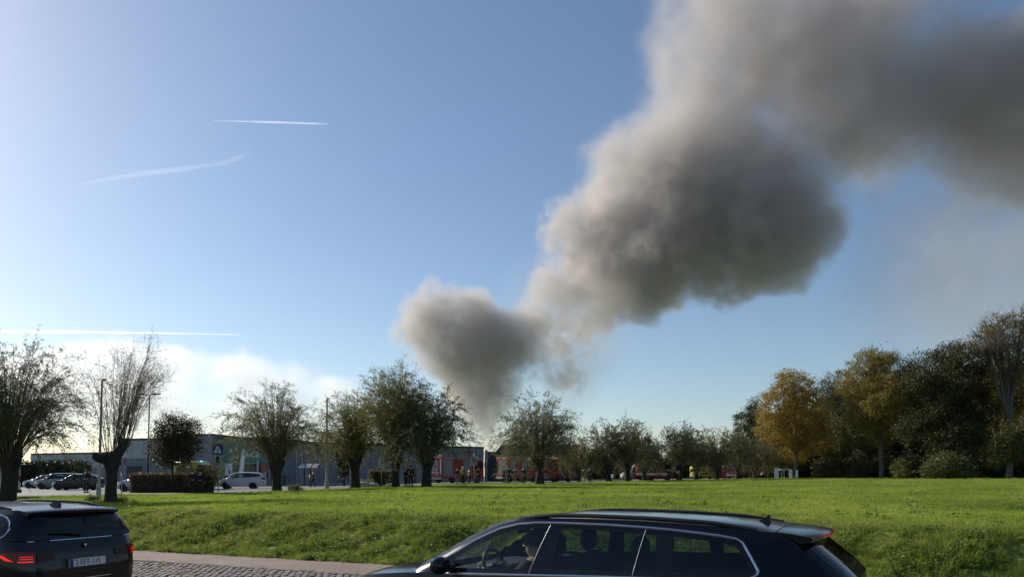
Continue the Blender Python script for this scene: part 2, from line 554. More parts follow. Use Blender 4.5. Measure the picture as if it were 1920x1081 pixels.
def scatter(name, pts, rot, scl, pick, protos, label):
    me = bpy.data.meshes.new(name)
    me.vertices.add(len(pts))
    me.vertices.foreach_set('co', np.asarray(pts, np.float32).ravel())
    a = me.attributes.new('tilt', 'FLOAT_VECTOR', 'POINT'); a.data.foreach_set('vector', np.asarray(rot, np.float32).ravel())
    a = me.attributes.new('size', 'FLOAT', 'POINT'); a.data.foreach_set('value', np.asarray(scl, np.float32))
    a = me.attributes.new('pick', 'INT', 'POINT'); a.data.foreach_set('value', np.asarray(pick, np.int32))
    o = obj(name, me, None, None, label=label, kind='stuff')
    ng = bpy.data.node_groups.new(name + '_scatter', 'GeometryNodeTree')
    ng.interface.new_socket('Geometry', in_out='INPUT', socket_type='NodeSocketGeometry')
    ng.interface.new_socket('Geometry', in_out='OUTPUT', socket_type='NodeSocketGeometry')
    N = ng.nodes; Lk = ng.links
    gi, go = N.new('NodeGroupInput'), N.new('NodeGroupOutput')
    jn = N.new('GeometryNodeJoinGeometry')
    for pr in reversed(protos):
        oi = N.new('GeometryNodeObjectInfo'); oi.inputs['Object'].default_value = pr
        oi.inputs['As Instance'].default_value = True
        Lk.new(oi.outputs['Geometry'], jn.inputs[0])
    ip = N.new('GeometryNodeInstanceOnPoints')
    ip.inputs['Pick Instance'].default_value = True
    def attr(nm, ty):
        n = N.new('GeometryNodeInputNamedAttribute'); n.data_type = ty; n.inputs[0].default_value = nm
        return n.outputs[0]
    Lk.new(gi.outputs[0], ip.inputs['Points']); Lk.new(jn.outputs[0], ip.inputs['Instance'])
    Lk.new(attr('pick', 'INT'), ip.inputs['Instance Index'])
    e2r = N.new('FunctionNodeEulerToRotation')
    Lk.new(attr('tilt', 'FLOAT_VECTOR'), e2r.inputs[0])
    Lk.new(e2r.outputs[0], ip.inputs['Rotation'])
    Lk.new(attr('size', 'FLOAT'), ip.inputs['Scale'])
    Lk.new(ip.outputs[0], go.inputs[0])
    md = o.modifiers.new('scatter', 'NODES'); md.node_group = ng
    return o

def proto(name, me, mat):
    me.materials.append(mat)
    return bpy.data.objects.new(name, me)      # lives only inside the scatter, not linked to the scene

M['blade_bank'] = leaf_mat('bank_grass', (.12, .165, .022), (.25, .31, .045), (.40, .34, .12), .42, .6, True)
M['blade_field'] = leaf_mat('field_grass', (.125, .185, .024), (.28, .36, .042), (.40, .42, .08), .5, .5, True)
M['weed'] = leaf_mat('weed_leaves', (.07, .12, .02), (.16, .22, .04), None, .35, .55, True)
g_bank = [proto('bank_tuft', blade_mesh('bank_tuft', 26, .17, .085, .007, 10 + k, .85), M['blade_bank']) for k in range(3)]
g_weed = [proto('weed_tuft', weed_mesh('weed_tuft', 26, .16, .13, 20 + k), M['weed']) for k in range(2)]
g_field = [proto('field_tuft', blade_mesh('field_tuft', 22, .11, .12, .008, 30 + k, .55), M['blade_field']) for k in range(3)]

r = np.random.default_rng(11)
# bank: rough tufts and broad-leaved weeds
n = 60000
s = r.uniform(-26, 48, n); t = r.uniform(T_FOOT + .03, 18.2, n)
x, y = st_xy(s, t)
keep = (x / np.maximum(y, .1) > -1.15) & (x / np.maximum(y, .1) < .9) & (r.uniform(size=n) < np.clip(1.25 - .25 * (t - T_FOOT - 2), .25, 1))
x, y, s, t = x[keep], y[keep], s[keep], t[keep]; n = len(x)
clump = np.sin(s * 2.3 + 2 * np.sin(t * 1.9)) * np.sin(t * 3.1 + s * .8) + .6 * np.sin(s * 5.7 + t * 2.2)
pick = np.where((r.uniform(size=n) < .24 + .16 * np.sign(clump)), 3 + r.integers(0, 2, n), r.integers(0, 3, n))
scl = r.uniform(.55, 1.05, n) * (1 + .28 * clump) * np.where(pick > 2, .8, .95) * (1 - .35 * sstep(15.5, 17.5, t))
rot = np.stack([r.normal(0, .22, n), r.normal(0, .22, n), r.uniform(0, 6.28, n)], -1)
scatter('bank_grass', np.stack([x, y, zground(x, y)], -1), rot, np.clip(scl, .25, 1.6), pick, g_bank + g_weed, 'rough long grass and weeds on the roadside bank')
# field: short grass, thinner and larger with distance
n = 190000
ang = r.uniform(-.86, .74, n); d = 13 * np.exp(r.uniform(0, math.log(190 / 13), n))
x, y = d * np.sin(ang), d * np.cos(ang)
t = RN[0] * x + RN[1] * y
ed_x = np.array([e[0] for e in edge]); ed_y = np.array([e[1] for e in edge])
ok = (t > 16.2) & (y < np.interp(x, ed_x, ed_y) - .3)
x, y, d = x[ok], y[ok], d[ok]; n = len(x)
scl = (r.uniform(.7, 1.15, n) * (1 + .012 * np.clip(d - 18, 0, 80)) * (1 + .22 * np.sin(x * .9 + np.sin(y * .7) * 2) * np.sin(y * .55)))
scl = scl * np.where(x < -9, .8, 1)
rot = np.stack([r.normal(0, .15, n), r.normal(0, .15, n), r.uniform(0, 6.28, n)], -1)
scatter('field_grass', np.stack([x, y, zground(x, y)], -1), rot, scl, r.integers(0, 3, n), g_field, 'short bright green grass covering the field')
# dark taller weeds sprinkled over the field and along the path edge
n = 520
ang = r.uniform(-.62, .62, n); d = 17 * np.exp(r.uniform(0, math.log(75 / 17), n))
x, y = d * np.sin(ang), d * np.cos(ang)
ok = (y < np.interp(x, ed_x, ed_y) - 1) & (RN[0] * x + RN[1] * y > 16)
x, y = x[ok], y[ok]; n = len(x)
scl = r.uniform(.5, 1.5, n)
x2, y2 = [], []
for s0, k in ((9.4, 9), (10.6, 6), (11.9, 7), (12.6, 4), (13.3, 5), (14.2, 4), (8.6, 5)):
    for _ in range(k):
        a, b = st_xy(s0 + r.normal(0, .22), T_KERB + .02 + r.normal(0, .015)); x2.append(a); y2.append(b)
m2 = len(x2)
X = np.concatenate([x, x2]); Y = np.concatenate([y, y2]); Z = np.concatenate([zground(x, y), np.full(m2, -.01)])
scl = np.concatenate([scl, r.uniform(.2, .5, m2)])
n = len(X)
rot = np.stack([r.normal(0, .2, n), r.normal(0, .2, n), r.uniform(0, 6.28, n)], -1)
scatter('weeds', np.stack([X, Y, Z], -1), rot, scl, np.where(np.arange(n) < n - m2, r.integers(1, 3, n), 0), [g_bank[0], g_weed[0], g_weed[1]], 'scattered dark weeds in the field and path joints')

# ------------------------------------------------------------------ smoke, clouds, contrails
def gauss_noise(shape, vox, beta, kmin, seed):
    """smooth random field, std 1, with a power-law spectrum above 1/kmin metres"""
    g = np.random.default_rng(seed).normal(size=shape)
    k = [np.fft.fftfreq(nn, vox) for nn in shape[:2]] + [np.fft.rfftfreq(shape[2], vox)]
    KK = np.sqrt(k[0][:, None, None] ** 2 + k[1][None, :, None] ** 2 + k[2][None, None, :] ** 2)
    amp = 1 / (KK ** 2 + (1 / kmin) ** 2) ** (beta / 2)
    fld = np.fft.irfftn(np.fft.rfftn(g) * amp, s=shape)
    return (fld - fld.mean()) / fld.std()

def volume_object(name, dens, mn, mx, mat, hull_mat=None, hull_size=4., hull_thr=.05, **kw):
    nx, ny, nz = dens.shape
    me = bpy.data.meshes.new(name)
    gx = np.linspace(mn[0], mx[0], nx); gy = np.linspace(mn[1], mx[1], ny); gz = np.linspace(mn[2], mx[2], nz)
    A = np.meshgrid(gx, gy, gz, indexing='ij')
    me.vertices.add(dens.size)
    me.vertices.foreach_set('co', np.stack(A, -1).astype(np.float32).ravel())
    a = me.attributes.new('thickness', 'FLOAT', 'POINT')
    a.data.foreach_set('value', dens.astype(np.float32).ravel())
    o = obj(name, me, None, None, **kw)
    me.materials.append(mat)
    ng = bpy.data.node_groups.new(name + '_grid', 'GeometryNodeTree')
    ng.interface.new_socket('Geometry', in_out='INPUT', socket_type='NodeSocketGeometry')
    ng.interface.new_socket('Geometry', in_out='OUTPUT', socket_type='NodeSocketGeometry')
    N, Lk = ng.nodes, ng.links
    gi, go = N.new('NodeGroupInput'), N.new('NodeGroupOutput')
    pos = N.new('GeometryNodeInputPosition')
    idx = None
    sep = N.new('ShaderNodeSeparateXYZ'); Lk.new(pos.outputs[0], sep.inputs[0])
    def math_(op, a, b):
        m = N.new('ShaderNodeMath'); m.operation = op
        for s_, v in ((0, a), (1, b)):
            if isinstance(v, (int, float)): m.inputs[s_].default_value = v
            else: Lk.new(v, m.inputs[s_])
        return m.outputs[0]
    ax = []
    for k, nn in enumerate((nx, ny, nz)):
        u = math_('MULTIPLY', math_('SUBTRACT', sep.outputs[k], mn[k]), (nn - 1) / (mx[k] - mn[k]))
        ax.append(math_('MINIMUM', math_('MAXIMUM', math_('ROUND', u, 0), 0), nn - 1))
    # integer arithmetic keeps the index exact
    def imath(op, a, b):
        m = N.new('FunctionNodeIntegerMath'); m.operation = op
        for s_, v in ((0, a), (1, b)):
            if isinstance(v, int): m.inputs[s_].default_value = v
            else: Lk.new(v, m.inputs[s_])
        return m.outputs[0]
    f2i = []
    for a_ in ax:
        n_ = N.new('FunctionNodeFloatToInt'); Lk.new(a_, n_.inputs[0]); f2i.append(n_.outputs[0])
    idx = imath('ADD', imath('MULTIPLY', imath('ADD', imath('MULTIPLY', f2i[0], ny), f2i[1]), nz), f2i[2])
    na = N.new('GeometryNodeInputNamedAttribute'); na.data_type = 'FLOAT'; na.inputs[0].default_value = 'thickness'
    si = N.new('GeometryNodeSampleIndex'); si.data_type = 'FLOAT'; si.domain = 'POINT'; si.clamp = True
    Lk.new(gi.outputs[0], si.inputs[0]); Lk.new(na.outputs[0], si.inputs['Value']); Lk.new(idx, si.inputs['Index'])
    vc = N.new('GeometryNodeVolumeCube')
    vc.inputs['Min'].default_value = mn; vc.inputs['Max'].default_value = mx
    vc.inputs['Resolution X'].default_value = nx; vc.inputs['Resolution Y'].default_value = ny; vc.inputs['Resolution Z'].default_value = nz
    Lk.new(si.outputs[0], vc.inputs['Density'])
    sm = N.new('GeometryNodeSetMaterial'); sm.inputs['Material'].default_value = mat
    Lk.new(vc.outputs[0], sm.inputs['Geometry'])
    Lk.new(sm.outputs[0], go.inputs[0])
    md = o.modifiers.new('grid', 'NODES'); md.node_group = ng
    return o

def vol_mat(name, color, density, aniso, absorb=(0, 0, 0), step=None):
    m, nt, out = new_mat(name)
    v = nt.nodes.new('ShaderNodeVolumePrincipled')
    v.inputs['Color'].default_value = (*color, 1)
    v.inputs['Density'].default_value = density
    v.inputs['Anisotropy'].default_value = aniso
    v.inputs['Absorption Color'].default_value = (*absorb, 1)
    nt.links.new(v.outputs[0], out.inputs['Volume'])
    return m

def puff_field(puffs, mn, mx, vox):
    shape = tuple(int(round((b - a) / vox)) for a, b in zip(mn, mx))
    ax = [np.linspace(a, b, n) for a, b, n in zip(mn, mx, shape)]
    keep = np.ones(shape, np.float32)
    for c, rad, w in puffs:
        sl, d2 = [], []
        for k in range(3):
            i0 = np.searchsorted(ax[k], c[k] - rad[k]); i1 = np.searchsorted(ax[k], c[k] + rad[k])
            sl.append(slice(i0, i1)); d2.append(((ax[k][i0:i1] - c[k]) / rad[k]) ** 2)
        if min(len(q) for q in d2) == 0: continue
        D = d2[0][:, None, None] + d2[1][None, :, None] + d2[2][None, None, :]
        kern = np.clip(1 - D, 0, 1)
        keep[tuple(sl)] *= 1 - w * kern * np.sqrt(kern)
    return 1 - keep, shape, ax

def build_smoke():
    vox = 1.0
    mn, mx = (-53., 145., 3.), (196., 275., 160.)
    def D(px): return 245 - 46 * min(1, max(0, (px - 880) / 1000))
    raw = [  # px, py, radius px, weight
        (918, 862, 40, .40), (914, 832, 48, .45), (912, 800, 56, .5), (905, 765, 66, .62), (896, 730, 76, .8), (860, 740, 50, .35), (950, 745, 55, .35), (890, 695, 72, .9), (880, 660, 88, .95),
        (800, 620, 84, .85), (776, 622, 50, .6), (795, 578, 56, .62), (842, 584, 70, .8), (895, 612, 80, .9), (945, 630, 80, .95), (915, 665, 84, .95), (985, 632, 62, .85),
        (868, 700, 60, .6), (824, 668, 60, .6),
        (1014, 634, 70, .72), (1060, 640, 60, .55), (1102, 622, 58, .48), (1128, 604, 38, .36), (1060, 688, 52, .46), (1018, 588, 56, .46), (1080, 585, 60, .48), (1035, 718, 42, .36), (1080, 712, 38, .36), (982, 688, 56, .48), (1108, 662, 34, .34),
        (1040, 540, 64, .5), (1085, 490, 100, .68), (1145, 530, 95, .85), (1120, 420, 110, .65), (1200, 520, 95, .95), (1212, 566, 50, .8), (1190, 440, 130, .85), (1275, 470, 120, .98), (1270, 390, 140, .9),
        (1350, 470, 110, 1), (1390, 400, 140, .98), (1440, 470, 95, 1), (1465, 410, 110, 1), (1515, 440, 85, .98), (1562, 425, 46, .8), (1490, 500, 56, .8), (1400, 320, 110, .85),
        (1320, 300, 120, .7), (1240, 305, 130, .6), (1160, 310, 95, .45), (1120, 280, 60, .3),
        (1280, 215, 130, .44), (1330, 120, 150, .44), (1290, 50, 110, .38), (1250, 120, 60, .3), (1420, 190, 140, .42), (1450, 80, 160, .46), (1420, -30, 160, .46), (1560, 60, 170, .52), (1580, 180, 150, .46),
        (1520, 260, 130, .38), (1620, 290, 120, .38), (1680, 110, 180, .58), (1700, 230, 130, .5), (1800, 190, 160, .6), (1840, 130, 130, .6), (1890, 240, 140, .56), (1940, 180, 170, .65), (1640, -40, 170, .5),
        (1780, -110, 120, .35), (2020, 120, 200, .65), (2060, 280, 160, .6), (2150, 100, 200, .6),
        (1860, 330, 130, .40), (1950, 380, 150, .38), (1600, 330, 90, .3)]
    rg = np.random.default_rng(5)
    puffs = []
    for px, py, rp, w in raw:
        d = D(px); c = P(px, py, d)
        rr = rp / F_PX * d * 1.12
        puffs.append(((c.x, c.y + rg.normal(0, .22) * rr, c.z), (rr, rr * .95, rr), w))
        # smaller puffs round it make the outline lumpy
        for _ in range(5):
            v = rg.normal(size=3); v /= np.linalg.norm(v)
            q = rr * rg.uniform(.3, .5)
            puffs.append(((c.x + v[0] * rr * .72, c.y + v[1] * rr * .72, c.z + v[2] * rr * .72), (q, q, q), w * .55))
    Fd, shape, ax = puff_field(puffs, mn, mx, vox)
    n1 = gauss_noise(shape, vox, 2.5, 25., 1)
    n2 = gauss_noise(shape, vox, 2.1, 8., 2)
    n3 = gauss_noise(shape, vox, 2.2, 3.2, 3)
    bil = .8 - np.abs(n2)
    g = Fd + (.12 * bil + .16 * n1 + .09 * n2 + .12 * n3) * (Fd > .002) * np.clip(Fd * 3.5, 0, 1)
    XX = ax[0][:, None, None]; ZZ = ax[2][None, None, :]
    soft = sstep(62., 120., ZZ + .35 * (XX - 40))
    sharp = sstep(.20, .92, g) ** 1.3
    broad = sstep(.10, 1.25, Fd + (.10 * n1 + .05 * n2) * np.clip(Fd * 3, 0, 1)) ** 1.15
    rho = sharp * (1 - soft) + broad * .85 * soft
    edge_fade = sstep(mn[0], mn[0] + 6, XX) * (1 - sstep(mx[0] - 14, mx[0], XX)) * (1 - sstep(mx[2] - 10, mx[2], ZZ))
    veil = puff_field([((P(a, b, 205).x, 205., P(a, b, 205).z), (q / F_PX * 205, 28., q / F_PX * 205), w) for a, b, q, w in
        ((1840, 400, 190, .7), (1930, 480, 230, .8), (1780, 520, 200, .6), (1900, 620, 200, .6), (1690, 480, 150, .3), (1660, 600, 130, .25), (2060, 450, 260, .8), (1080, 650, 110, .7), (1010, 560, 90, .5), (1130, 590, 90, .6), (1060, 720, 80, .6), (1000, 760, 60, .3), (940, 800, 60, .4))], mn, mx, vox)[0]
    rho = np.maximum(rho, veil * .095 * np.clip(1 + .35 * n1, .2, 2)) * edge_fade
    rho[rho < .004] = 0
    m = vol_mat('smoke', (.79, .75, .72), .19, .2)
    for nd in m.node_tree.nodes:
        if nd.type == 'PRINCIPLED_VOLUME': nd.inputs['Density Attribute'].default_value = 'density'
    mx2 = tuple(a + vox * (n_ - 1) for a, n_ in zip(mn, shape))
    return volume_object('smoke_plume', rho, mn, mx2, m, kind='stuff', category='smoke',
                         label='large grey brown smoke plume rising behind the grey hall')

def obj_smoke_props(): pass
_obj = obj
def obj(name, me, mat=None, parent=None, category=None, **kw):
    return _obj(name, me, mat, parent, cat=category or kw.pop('cat', None), **kw)
build_smoke()

def build_clouds():
    Y0 = 1900.
    mn, mx, vox = (-1750., 1700., 60.), (-150., 2200., 430.), 10.
    raw = [(-60, 720, 110), (60, 700, 90), (130, 680, 70), (210, 690, 85), (300, 690, 70), (390, 690, 60), (440, 672, 42), (480, 700, 55), (560, 712, 45), (640, 722, 36),
           (20, 760, 120), (180, 760, 110), (340, 760, 110), (480, 765, 90), (600, 770, 70), (700, 765, 50), (250, 655, 36), (340, 665, 30), (-150, 700, 120)]
    puffs = []
    for px, py, rp in raw:
        c = P(px, py, Y0); q = rp / F_PX * Y0
        puffs.append(((c.x, c.y, c.z), (q * 1.5, 170, q), .62))
    Fd, shape, ax = puff_field(puffs, mn, mx, vox)
    n1 = gauss_noise(shape, vox, 2.6, 160., 8)
    n2 = gauss_noise(shape, vox, 2.2, 50., 9)
    rho = sstep(.22, 1.15, Fd + (.17 * n1 + .08 * n2) * (Fd > .01))
    rho = rho * sstep(mn[0], mn[0] + 150, ax[0][:, None, None])
    rho[rho < .004] = 0
    m = vol_mat('cloud_vapour', (.96, .95, .94), .011, .45)
    for nd in m.node_tree.nodes:
        if nd.type == 'PRINCIPLED_VOLUME': nd.inputs['Density Attribute'].default_value = 'density'
    mx2 = tuple(a + vox * (n_ - 1) for a, n_ in zip(mn, shape))
    return volume_object('clouds', rho, mn, mx2, m, kind='stuff', category='cloud', label='low bank of pale cream cloud above the hall')
build_clouds()

def contrail(pts, w, dens, label):
    D = 3000.
    path_ = [P(a, b, D) for a, b in pts]
    # resample smoothly
    m = 40
    ts = np.linspace(0, len(path_) - 1, m)
    q = [tuple(np.interp(t, range(len(path_)), [p[k] for p in path_]) for k in range(3)) for t in ts]
    rr = np.random.default_rng(len(label))
    rad = [max(.5, np.interp(t, range(len(w)), w) * D / F_PX * .5 * (1 + .07 * rr.normal())) for t in ts]
    mb = MB().tube(q, rad, 12)
    return mb.build('contrail', vol_mat('contrail_ice', (.98, .98, .98), dens, .6), None, category='contrail', kind='stuff', label=label)
contrail([(400, 226.5), (450, 227.5), (520, 229.5), (590, 231.8), (616, 232.6)], [1, 2.5, 4, 3.5, 1.5], .04, 'short bright white contrail high in the blue sky')
contrail([(135, 348), (200, 336), (270, 325), (350, 316), (410, 307), (445, 297), (470, 284)], [2, 8, 11, 10, 8, 10, 4], .0025, 'faint curved contrail below the short bright one')
contrail([(-120, 619), (0, 621), (150, 622), (300, 624), (450, 627)], [6.5, 6.5, 6, 4, 2], .05, 'long white contrail just above the cloud bank')
# ------------------------------------------------------------------ trees
def tubes_np(PP, RR, nseg):
    """PP (N,R,3) centre lines, RR (N,R) radii -> verts, quads"""
    N_, R_, _ = PP.shape
    T = np.gradient(PP, axis=1)
    T /= np.linalg.norm(T, axis=2, keepdims=True) + 1e-9
    ref = np.where(np.abs(T[..., 2:3]) < .9, np.array([0, 0, 1.]), np.array([1., 0, 0]))
    U = np.cross(T, ref); U /= np.linalg.norm(U, axis=2, keepdims=True) + 1e-9
    W = np.cross(U, T)
    a = np.arange(nseg) * 2 * math.pi / nseg
    V = PP[:, :, None, :] + RR[:, :, None, None] * (U[:, :, None, :] * np.cos(a)[None, None, :, None] + W[:, :, None, :] * np.sin(a)[None, None, :, None])
    i = np.arange(N_ * R_ * nseg).reshape(N_, R_, nseg)
    j = np.roll(i, -1, axis=2)
    Q = np.stack([i[:, :-1], j[:, :-1], j[:, 1:], i[:, 1:]], -1).reshape(-1, 4)
    return V.reshape(-1, 3), Q

def merge(parts):
    V, Q, b = [], [], 0
    for v, q in parts:
        V.append(v); Q.append(q + b); b += len(v)
    return np.concatenate(V), np.concatenate(Q)

def leaves_np(p, d, L, W, r, fold=0.):
    """diamond leaves at p pointing along d"""
    n = len(p)
    d = d / (np.linalg.norm(d, axis=1, keepdims=True) + 1e-9)
    s = np.cross(d, r.normal(size=(n, 3))); s /= np.linalg.norm(s, axis=1, keepdims=True) + 1e-9
    L = L[:, None] if hasattr(L, '__len__') else L
    W = W[:, None] if hasattr(W, '__len__') else W
    V = np.stack([p, p + d * L * .45 + s * W * .5, p + d * L, p + d * L * .45 - s * W * .5], 1).reshape(-1, 3)
    Q = np.arange(4 * n).reshape(n, 4)
    return V, Q

def unit(v):
    return v / (np.linalg.norm(v, axis=-1, keepdims=True) + 1e-9)

def trunk_np(h, r0, r1, lean, r, head=0., nseg=18, rings=16, knots=6):
    z = np.linspace(-.3, h, rings)
    u = np.clip(z / h, 0, 1)
    rad = r0 + (r1 - r0) * u + .22 * r0 * np.exp(-np.clip(z, 0, 9) / .3) + head * sstep(.55, .92, u)
    rad[-1] *= .55
    cx = lean[0] * u + .10 * np.sin(u * 4 + r.uniform(0, 6)) * r0; cy = lean[1] * u + .10 * np.sin(u * 5 + r.uniform(0, 6)) * r0
    a = np.arange(nseg) * 2 * math.pi / nseg
    wob = np.zeros((rings, nseg))
    for k in range(3, 3 + knots):
        wob += r.normal(0, .065) * np.sin(k * a[None, :] + r.uniform(0, 6) + u[:, None] * r.normal(0, 5))
    wob *= (.6 + 1.1 * u[:, None] ** 3)
    R = rad[:, None] * (1 + wob)
    V = np.stack([cx[:, None] + R * np.cos(a), cy[:, None] + R * np.sin(a), z[:, None] + 0 * R + .05 * wob * h * (u[:, None] > .8)], -1).reshape(-1, 3)
    i = np.arange(rings * nseg).reshape(rings, nseg); j = np.roll(i, -1, 1)
    Q = np.stack([i[:-1], j[:-1], j[1:], i[1:]], -1).reshape(-1, 4)
    V = np.concatenate([V, [[cx[-1], cy[-1], h + .02]]])
    last = len(V) - 1
    cap = np.array([[i[-1, k], j[-1, k], last, last] for k in range(nseg)])
    return V, Q, np.stack([i[-1], j[-1], np.full(nseg, last)], -1)

def make_willow(seed, th, tr, ch, cw, n_br=70, twigs=9, lpt=9, leaf=(.10, .024), lean=(0, 0), droop=1.0, tilt=(4, 92), bare=0., skew=0.0, stub=False):
    """pollard willow: knobbly trunk th high, fan of rods ch high and cw wide, thin leaves; returns three meshes"""
    r = np.random.default_rng(seed)
    head = tr * .45
    V, Q, Tt = trunk_np(th, tr * .82, tr * .80, lean, r, head, knots=9, nseg=22, rings=22)
    parts = [(V, Q)]
    top = np.array([lean[0], lean[1], th - .1])
    # knobs on the head
    for _ in range(11):
        a = r.uniform(0, 6.28); e = r.uniform(-.9, .9)
        c = top + np.array([math.cos(a) * tr * 1.15, math.sin(a) * tr * 1.15, -.25 + e * .35])
        pp = np.stack([top + (c - top) * k for k in (.2, .7, 1.05, 1.25)])[None]
        parts.append(tubes_np(pp, np.array([[tr * .5, tr * .42, tr * .30, tr * .08]]), 7))
    if stub:
        pp = np.array([[top + (0, 0, -.35), top + (-.3, -.05, -.22), top + (-.55, -.08, -.20), top + (-.78, -.08, -.10), top + (-.86, -.08, -.04)]])
        parts.append(tubes_np(pp, np.array([[.36, .29, .25, .20, .05]]), 9))
        pp = np.array([[top + (0, 0, -.5), top + (.30, 0, .0), top + (.55, .1, .40), top + (.72, .1, .75)]])
        parts.append(tubes_np(pp, np.array([[.30, .25, .19, .08]]), 9))
    trunkV, trunkQ = merge(parts)
    # rods
    R_ = 8
    u = np.linspace(0, 1, R_)
    az = r.uniform(0, 2 * math.pi, n_br)
    q = r.uniform(0, 1, n_br) ** .8
    th_ = np.radians(tilt[0] + (tilt[1] - tilt[0]) * q)
    if stub: az = np.where(r.uniform(size=n_br) < .5, r.normal(.1, .6, n_br), az)
    st = top + np.stack([np.cos(az) * tr * 1.15 * np.sin(th_) ** .6, np.sin(az) * tr * 1.15 * np.sin(th_) ** .6, r.uniform(-.45, .05, n_br) * np.sin(th_)], -1)
    if stub:
        st += np.where((r.uniform(size=n_br) < .6)[:, None], np.array([.58, .05, .45]) * r.uniform(.2, 1.1, (n_br, 1)), 0)
    ln = r.uniform(.68, 1.06, n_br)
    hor = (cw * np.sin(th_) * ln)[:, None] * u[None] ** 1.05
    ver = (ch * np.sign(np.cos(th_)) * np.abs(np.cos(th_)) ** .75 * ln)[:, None] * u[None] ** .88 + (cw * .38 * np.sin(th_))[:, None] * np.sin(u * math.pi * .8)[None] - (droop * .42 * cw * np.sin(th_) ** 2)[:, None] * u[None] ** 2.2
    wob = np.cumsum(r.normal(0, .05, (n_br, R_, 3)), 1) * u[None, :, None]
    PPb = st[:, None, :] + np.stack([np.cos(az)[:, None] * hor + skew * u[None] * ln[:, None], np.sin(az)[:, None] * hor, ver], -1) + wob
    r0 = r.uniform(.013, .036, n_br) * (tr / .42) * (.72 if stub else 1)
    RRb = r0[:, None] * (1 - .82 * u[None])
    bparts = [tubes_np(PPb, RRb, 5)]
    # twigs
    nt = n_br * twigs
    bi = np.repeat(np.arange(n_br), twigs)
    tu = r.uniform(.08, 1., nt) ** .85
    f = tu * (R_ - 1); i0 = np.minimum(f.astype(int), R_ - 2); fr = (f - i0)[:, None]
    p0 = PPb[bi, i0] * (1 - fr) + PPb[bi, i0 + 1] * fr
    tg = unit(PPb[bi, i0 + 1] - PPb[bi, i0])
    dr = unit(tg * .75 + r.normal(0, .62, (nt, 3)) + np.array([0, 0, .12]))
    tl = r.uniform(.45, 1.5, nt) * (ch / 5.2) * (1.15 - .45 * tu)
    v = np.linspace(0, 1, 4)
    PPt = p0[:, None, :] + dr[:, None, :] * (tl[:, None] * v[None])[..., None]
    PPt[..., 2] -= (droop * .28 * tl[:, None] * v[None] ** 2)
    PPt += r.normal(0, .02, PPt.shape) * v[None, :, None]
    bparts.append(tubes_np(PPt, .0060 * (1 - .7 * v)[None] * np.ones((nt, 1)) * max(1, leaf[1] / .035), 3))
    brV, brQ = merge(bparts)
    # leaves on twigs
    keepb = r.uniform(size=n_br) > bare
    nl = nt * lpt
    li = np.repeat(np.arange(nt), lpt)
    lu = r.uniform(.1, 1.02, nl) * 3
    i0 = np.minimum(lu.astype(int), 2); fr = (lu - i0)[:, None]
    lp = PPt[li, i0] * (1 - fr) + PPt[li, i0 + 1] * fr + r.normal(0, .05, (nl, 3))
    ld = unit(unit(PPt[li, i0 + 1] - PPt[li, i0]) * .5 + r.normal(0, .8, (nl, 3)) + np.array([0, 0, -.25 * droop]))
    kp = keepb[bi[li]] | (r.uniform(size=nl) < .12)
    lp, ld = lp[kp], ld[kp]; nl = len(lp)
    lfV, lfQ = leaves_np(lp, ld, leaf[0] * r.uniform(.7, 1.3, nl), leaf[1] * r.uniform(.7, 1.2, nl), r)
    return (np_mesh('trunk', trunkV, trunkQ, Tt, smooth=True), np_mesh('branches', brV, brQ, smooth=True), np_mesh('crown', lfV, lfQ))

def place_tree(name, meshes, mats, x, y, rz, scale, label, cat='tree', group=None, sc3=None):
    e = empty(name, (x, y, zg(x, y)), rz, label, cat, group)
    e.scale = sc3 or (scale,) * 3
    for nm, me, mt in zip(('trunk', 'branches', 'crown'), meshes, mats):
        if not me.materials: me.materials.append(mt)
        obj(nm, me, None, e)
    return e

LM = {
    'willow_dark': leaf_mat('willow_leaf_dark', (.048, .060, .023), (.108, .120, .046), (.19, .17, .05), .38),
    'willow_grey': leaf_mat('willow_leaf_grey', (.084, .092, .040), (.190, .188, .080), (.26, .21, .08), .42),
    'willow_olive': leaf_mat('willow_leaf_olive', (.095, .100, .024), (.215, .200, .048), (.28, .22, .05), .42),
    'willow_brown': leaf_mat('willow_leaf_brown', (.080, .074, .040), (.170, .150, .075), (.22, .17, .07), .38),
    'orange': leaf_mat('maple_leaf_orange', (.19, .135, .026), (.38, .255, .042), (.44, .32, .06), .42),
    'ochre': leaf_mat('leaf_ochre', (.12, .108, .026), (.28, .23, .052), (.38, .29, .06), .42),
    'sparse': leaf_mat('leaf_pale_brown', (.10, .085, .038), (.24, .19, .075), (.28, .21, .07), .36),
    'dark_green': leaf_mat('leaf_dark_green', (.030, .036, .015), (.082, .084, .030), (.17, .14, .045), .36),
    'mid_green': leaf_mat('leaf_mid_green', (.055, .066, .022), (.13, .138, .044), (.21, .18, .05), .38),
    'red_brown': leaf_mat('leaf_dark_olive', (.030, .032, .016), (.075, .072, .034), (.11, .08, .035), .3),
    'hedge': leaf_mat('beech_hedge_leaf', (.075, .055, .026), (.19, .13, .06), (.13, .14, .045), .3),
    'ivy': leaf_mat('ivy_leaf', (.010, .018, .009), (.028, .042, .018), None, .2),
}
WIL = 'pollard willows along the side street'
